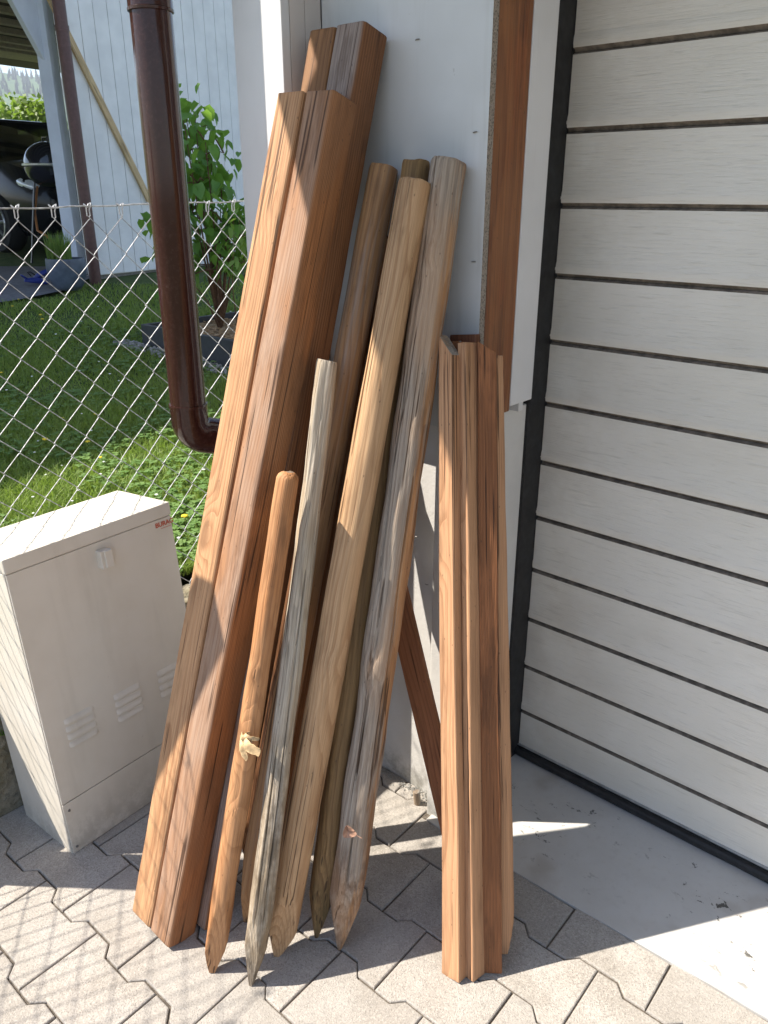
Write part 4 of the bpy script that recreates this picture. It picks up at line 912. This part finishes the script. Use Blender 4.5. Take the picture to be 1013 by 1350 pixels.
def leafy(root, poly, dist, jit, count, meshes, s0, s1, base, name='leaf', stems=9, stemr=.009, fill=0):
    tips = []; n = 0; xs_ = [p[0] for p in poly]; ys_ = [p[1] for p in poly]; rr = random.Random(5)
    nodes = []
    while len(nodes) < stems*4:
        x, y = rr.uniform(min(xs_), max(xs_)), rr.uniform(min(ys_), max(ys_))
        if inpoly(x, y, poly): d = ray(x, y); t = (dist+rr.uniform(-jit, jit))/math.hypot(d[0], d[1]); nodes.append(Vector(EYE+d*t))
    bm = bmesh.new(); inv = root.matrix_world.inverted()
    nodes.sort(key=lambda v: v.z)
    for i, v in enumerate(nodes):
        if i % 4 == 0 or i > len(nodes)-4: a_ = base
        else: a_ = min(nodes[:i], key=lambda q: (q-v).length + .5*abs(q.x-base.x))
        m_ = (a_+v)/2 + Vector((rr.uniform(-.04, .04), rr.uniform(-.04, .04), .02)); tube(bm, [inv @ a_, inv @ m_, inv @ v], [stemr if a_ == base else stemr*.5, stemr*.5, stemr*.25], 5)
    obj('stem', bm, MAT['bark'], root, True)
    while n < count:
        if rr.random() < .0: pass
        v = rr.choice(nodes)+Vector((rr.gauss(0, .05), rr.gauss(0, .05), rr.gauss(0, .05)))
        s = rr.uniform(s0, s1); a_ = rr.uniform(0, 6.283); o = bpy.data.objects.new(name, rr.choice(meshes)); COL.objects.link(o); o.parent = root
        o.matrix_world = Matrix.Translation(v) @ Matrix.Rotation(a_, 4, 'Z') @ Matrix.Rotation(rr.uniform(.2, 1.25), 4, 'Y') @ Matrix.Rotation(rr.uniform(-.6, .6), 4, 'X') @ Matrix.Scale(s, 4)
        n += 1
    if fill:
        b2 = bmesh.new()
        for _ in range(fill):
            v = rr.choice(nodes)+Vector((rr.gauss(0, .07), rr.gauss(0, .07), rr.gauss(0, .07))); s = rr.uniform(s0*.7, s1*.8)
            mw = inv @ Matrix.Translation(v) @ Matrix.Rotation(rr.uniform(0, 6.28), 4, 'Z') @ Matrix.Rotation(rr.uniform(.2, 1.3), 4, 'Y') @ Matrix.Rotation(rr.uniform(-.6, .6), 4, 'X') @ Matrix.Scale(s, 4)
            me_ = meshes[0].copy(); me_.transform(mw); b2.from_mesh(me_); bpy.data.meshes.remove(me_)
        tag(obj('small_leaves', b2, meshes[0].materials[0], root), kind='stuff')
bpy.context.view_layer.update()
PB = lawn(292, 452); 
lb = empty('lilac_bush', Vector((PB.x, PB.y, B0.z+.09))); tag(lb, 'leafy green lilac bush growing from the raised bed against the white boards', 'bush'); bpy.context.view_layer.update()
poly = [(228, 128), (250, 128), (262, 150), (285, 158), (290, 195), (302, 210), (318, 222), (316, 250), (322, 290), (326, 335), (318, 372), (300, 378), (285, 335), (268, 345), (250, 385), (235, 390), (222, 350), (222, 140)]
leafy(lb, poly, math.hypot(PB.x, PB.y)+.05, .18, 295, LM, .065, .105, Vector((PB.x, PB.y, B0.z+.08)), stems=17, fill=320)
PY2 = lawn(318, 470); yb = empty('young_shrub', PY2); tag(yb, 'small yellow-green shrub beside the lilac bush', 'shrub'); bpy.context.view_layer.update()
leafy(yb, [(300, 290), (325, 280), (345, 300), (340, 380), (318, 372), (308, 345)], math.hypot(PY2.x, PY2.y), .12, 120, YM, .04, .06, PY2, stems=5, stemr=.005)
# sprig on the low wall beside the cabinet
Ps = pl(6, 985, 0, -1.655); sg = empty('wall_sprig', Ps+Vector((-.03, -.03, .04))); tag(sg, 'small green sprig hanging over the low wall left of the cabinet', 'plant'); bpy.context.view_layer.update()
rr = random.Random(2)
bm = bmesh.new(); 
for k in range(4):
    pts_ = [Vector((-.01, -.03+k*.008, .03)), Vector((.005, -.01+k*.01, .02)), Vector((.02, .012+k*.010, -.004*k)), Vector((.026, .035+.008*k, -.01-.006*k))]
    tube(bm, pts_, .0009, 4)
    for j in range(9):
        u = j/9*2.99; i = int(u); p_ = pts_[i].lerp(pts_[i+1], u-i); s = .010; a_ = rr.uniform(0, 6.28); dx = Vector((math.cos(a_), math.sin(a_)*.8, rr.uniform(-.4, .8))).normalized()*s; dy = Vector((-math.sin(a_), math.cos(a_), .2))*s*.25
        v = [bm.verts.new(p_), bm.verts.new(p_+dx*.5+dy), bm.verts.new(p_+dx), bm.verts.new(p_+dx*.5-dy)]; bm.faces.new(v)
obj('leaves', bm, MAT['young'], sg)

# ------------------------------------------------------------------ trees beyond the carport
def tree(px, dist, zc, rad, label, n=5200, seed=1, ls=.16, mat=None):
    d = ray(px, 130); u = Vector((d[0], d[1], 0)).normalized(); P = u*dist; P.z = .6 if dist < 40 else 0
    t = empty('leafy_tree', P); tag(t, label, 'tree', 'trees beyond the carport'); rr = random.Random(seed)
    bm = bmesh.new(); tube(bm, [(0, 0, -.6), (.05, 0, zc*.35), (0, .08, zc*.7), (0, 0, zc)], [.16, .13, .09, .04], 10)
    lobes = []
    for k in range(16):
        a_ = rr.uniform(0, 6.28); e_ = rr.uniform(-.6, 1.2); L_ = rad*rr.uniform(.35, .8); c_ = Vector((math.cos(a_)*math.cos(e_)*L_, math.sin(a_)*math.cos(e_)*L_, zc+math.sin(e_)*L_*.85)); lobes.append((c_, rad*rr.uniform(.28, .45)))
        tube(bm, [(0, 0, zc*.6), tuple(c_*.5+Vector((0, 0, zc*.42))), tuple(c_)], [.06, .04, .015], 6)
    obj('trunk', bm, MAT['bark'], t, True)
    vs = []; fs = []
    for i in range(n):
        c_, r_ = rr.choice(lobes); q = Vector((rr.gauss(0, 1), rr.gauss(0, 1), rr.gauss(0, 1))).normalized()*r_*rr.uniform(.5, 1.08); p_ = c_+q; a_ = Vector((rr.gauss(0, 1), rr.gauss(0, 1), rr.gauss(0, 1))).normalized(); b_ = a_.orthogonal().normalized(); s = ls*rr.uniform(.5, 1.1); k = len(vs)
        vs += [p_-a_*s*.5, p_+b_*s*.3, p_+a_*s*.5, p_-b_*s*.3]; fs.append((k, k+1, k+2, k+3))
    me = bpy.data.meshes.new('crown'); me.from_pydata([tuple(v) for v in vs], [], fs); link('crown', me, mat or MAT['tree_leaf'], t)
tree(52, 19, 1.45, 1.15, 'bright yellow-green leafy tree just left of the carport post, above the car', seed=3, ls=.16)
tree(12, 24, 1.35, 1.35, 'darker rounded leafy tree behind the car roof, left of the bright tree', seed=5)
tree(-60, 21, 1.6, 1.7, 'wide leafy tree outside the left edge, beyond the parked car', seed=8, n=3500)

# ------------------------------------------------------------------ grass
bedp = [tuple((bed.matrix_world @ Vector(p))[:2]) for p in ((-.02, -.02, 0), (bl+.02, -.02, 0), (bl+.02, 1.17, 0), (-.02, 1.17, 0))]
def lawn_points(n, x0=-160, x1=420, y0=375, y1=800):
    out = []
    while len(out) < n:
        m = n*2; X = RNG.uniform(x0, x1, m); Y = RNG.uniform(y0, y1, m)
        for x, y in zip(X, Y):
            P = lawn(x, y)
            if P.x > -1.79 or P.x < -7.6 or inpoly(P.x, P.y, DRV) or inpoly(P.x, P.y, bedp): continue
            out.append((P.x, P.y, lawn_z(P.x, P.y)+.012*noise.noise(Vector((P.x*1.3, P.y*1.3, 0)))))
            if len(out) >= n: break
    return np.array(out)
N = 95000; P = lawn_points(N); ds = np.hypot(P[:, 0], P[:, 1])
patch = np.array([noise.noise(Vector((p[0]*1.7, p[1]*1.7, 4))) for p in P])
hgt = RNG.uniform(.018, .05, N)*(1+.9*np.clip(patch, -.5, .8)); wid = RNG.uniform(.0022, .0042, N)*(.7+ds/4.5)
az = RNG.uniform(0, 6.283, N); bz = RNG.uniform(0, 6.283, N); ln = RNG.uniform(.2, 1.3, N)*hgt
wx, wy = np.cos(az)*wid/2, np.sin(az)*wid/2; lx, ly = np.cos(bz)*ln, np.sin(bz)*ln
V = np.zeros((N, 5, 3)); V[:, :, :] = P[:, None, :]; V[:, :, 2] -= .004
V[:, 0, 0] -= wx; V[:, 0, 1] -= wy; V[:, 1, 0] += wx; V[:, 1, 1] += wy
V[:, 2, 0] += wx*.8+lx*.35; V[:, 2, 1] += wy*.8+ly*.35; V[:, 2, 2] += hgt*.6; V[:, 3, 0] += -wx*.8+lx*.35; V[:, 3, 1] += -wy*.8+ly*.35; V[:, 3, 2] += hgt*.6
V[:, 4, 0] += lx; V[:, 4, 1] += ly; V[:, 4, 2] += hgt
idx = np.arange(N)*5; F = []
me = bpy.data.meshes.new('grass'); me.vertices.add(N*5); me.vertices.foreach_set('co', V.reshape(-1))
lt = np.stack([idx, idx+1, idx+2, idx+3, idx+3, idx+2, idx+4], 1).reshape(-1); me.loops.add(len(lt)); me.loops.foreach_set('vertex_index', lt.astype(np.int32))
me.polygons.add(N*2); st_ = np.stack([np.arange(N)*7, np.arange(N)*7+4], 1).reshape(-1); me.polygons.foreach_set('loop_start', st_.astype(np.int32)); me.update(calc_edges=True); me.validate()
tag(link('grass', me, MAT['grass']), 'short green lawn grass beyond the mesh fence', 'grass', kind='stuff')
P = lawn_points(6000, y0=430); vs = []; fs = []
for p in P:
    if noise.noise(Vector((p[0]*2.3, p[1]*2.3, 9))) < -.05: continue
    h_ = random.uniform(.015, .04); a0 = random.uniform(0, 6.28); s = random.uniform(.006, .011)*(1+math.hypot(p[0], p[1])*.08)
    for k in range(3):
        a_ = a0+k*2.094; c_ = (p[0]+s*.8*math.cos(a_), p[1]+s*.8*math.sin(a_), p[2]+h_+random.uniform(-.003, .003)); i = len(vs)
        for q in range(5): t = a_+q*1.2566; vs.append((c_[0]+s*.8*math.cos(t), c_[1]+s*.8*math.sin(t), c_[2]+.002*math.sin(t*2)))
        fs.append((i, i+1, i+2, i+3, i+4))
me = bpy.data.meshes.new('clover'); me.from_pydata(vs, [], fs); tag(link('clover', me, MAT['clover']), 'clover leaves scattered through the lawn', 'clover', kind='stuff')
for nm_, mt_, cnt_, s0, s1 in (('dandelion_flowers', MAT['yellow'], 34, .008, .013), ('daisy_flowers', MAT['petal'], 110, .004, .008)):
    bm = bmesh.new()
    for p in lawn_points(cnt_, y0=400): bmesh.ops.create_icosphere(bm, subdivisions=1, radius=random.uniform(s0, s1), matrix=Matrix.Translation((p[0], p[1], p[2]+random.uniform(.03, .055))) @ Matrix.Diagonal((1, 1, .45, 1)))
    tag(obj(nm_, bm, mt_), 'small %s dotted over the lawn' % ('yellow dandelions' if cnt_ < 100 else 'white daisies'), 'flowers', kind='stuff')
bm = bmesh.new()
for i in range(500):
    q = bed.matrix_world @ Vector((random.uniform(-.15, 1.4), random.uniform(-.14, -.01), 0)); s = random.uniform(.004, .012)
    bmesh.ops.create_icosphere(bm, subdivisions=1, radius=s, matrix=Matrix.Translation((q.x, q.y, lawn_z(q.x, q.y)+.015+s*.4)))
tag(obj('gravel', bm, MAT['gravel']), 'grey gravel strip along the front of the planting bed', 'gravel', kind='stuff')

# ------------------------------------------------------------------ air
hz = boxb((-1700, -1700, -1.2), (1700, 1700, 190)); ho = obj('haze', hz, None)
hm = bpy.data.materials.new('haze_air'); hm.use_nodes = True; hm.node_tree.nodes.clear(); pv = hm.node_tree.nodes.new('ShaderNodeVolumePrincipled'); mo = hm.node_tree.nodes.new('ShaderNodeOutputMaterial')
pv.inputs['Color'].default_value = (.86, .92, 1, 1); pv.inputs['Density'].default_value = .00042; hm.node_tree.links.new(pv.outputs[0], mo.inputs['Volume']); ho.data.materials.append(hm); tag(ho, kind='stuff')
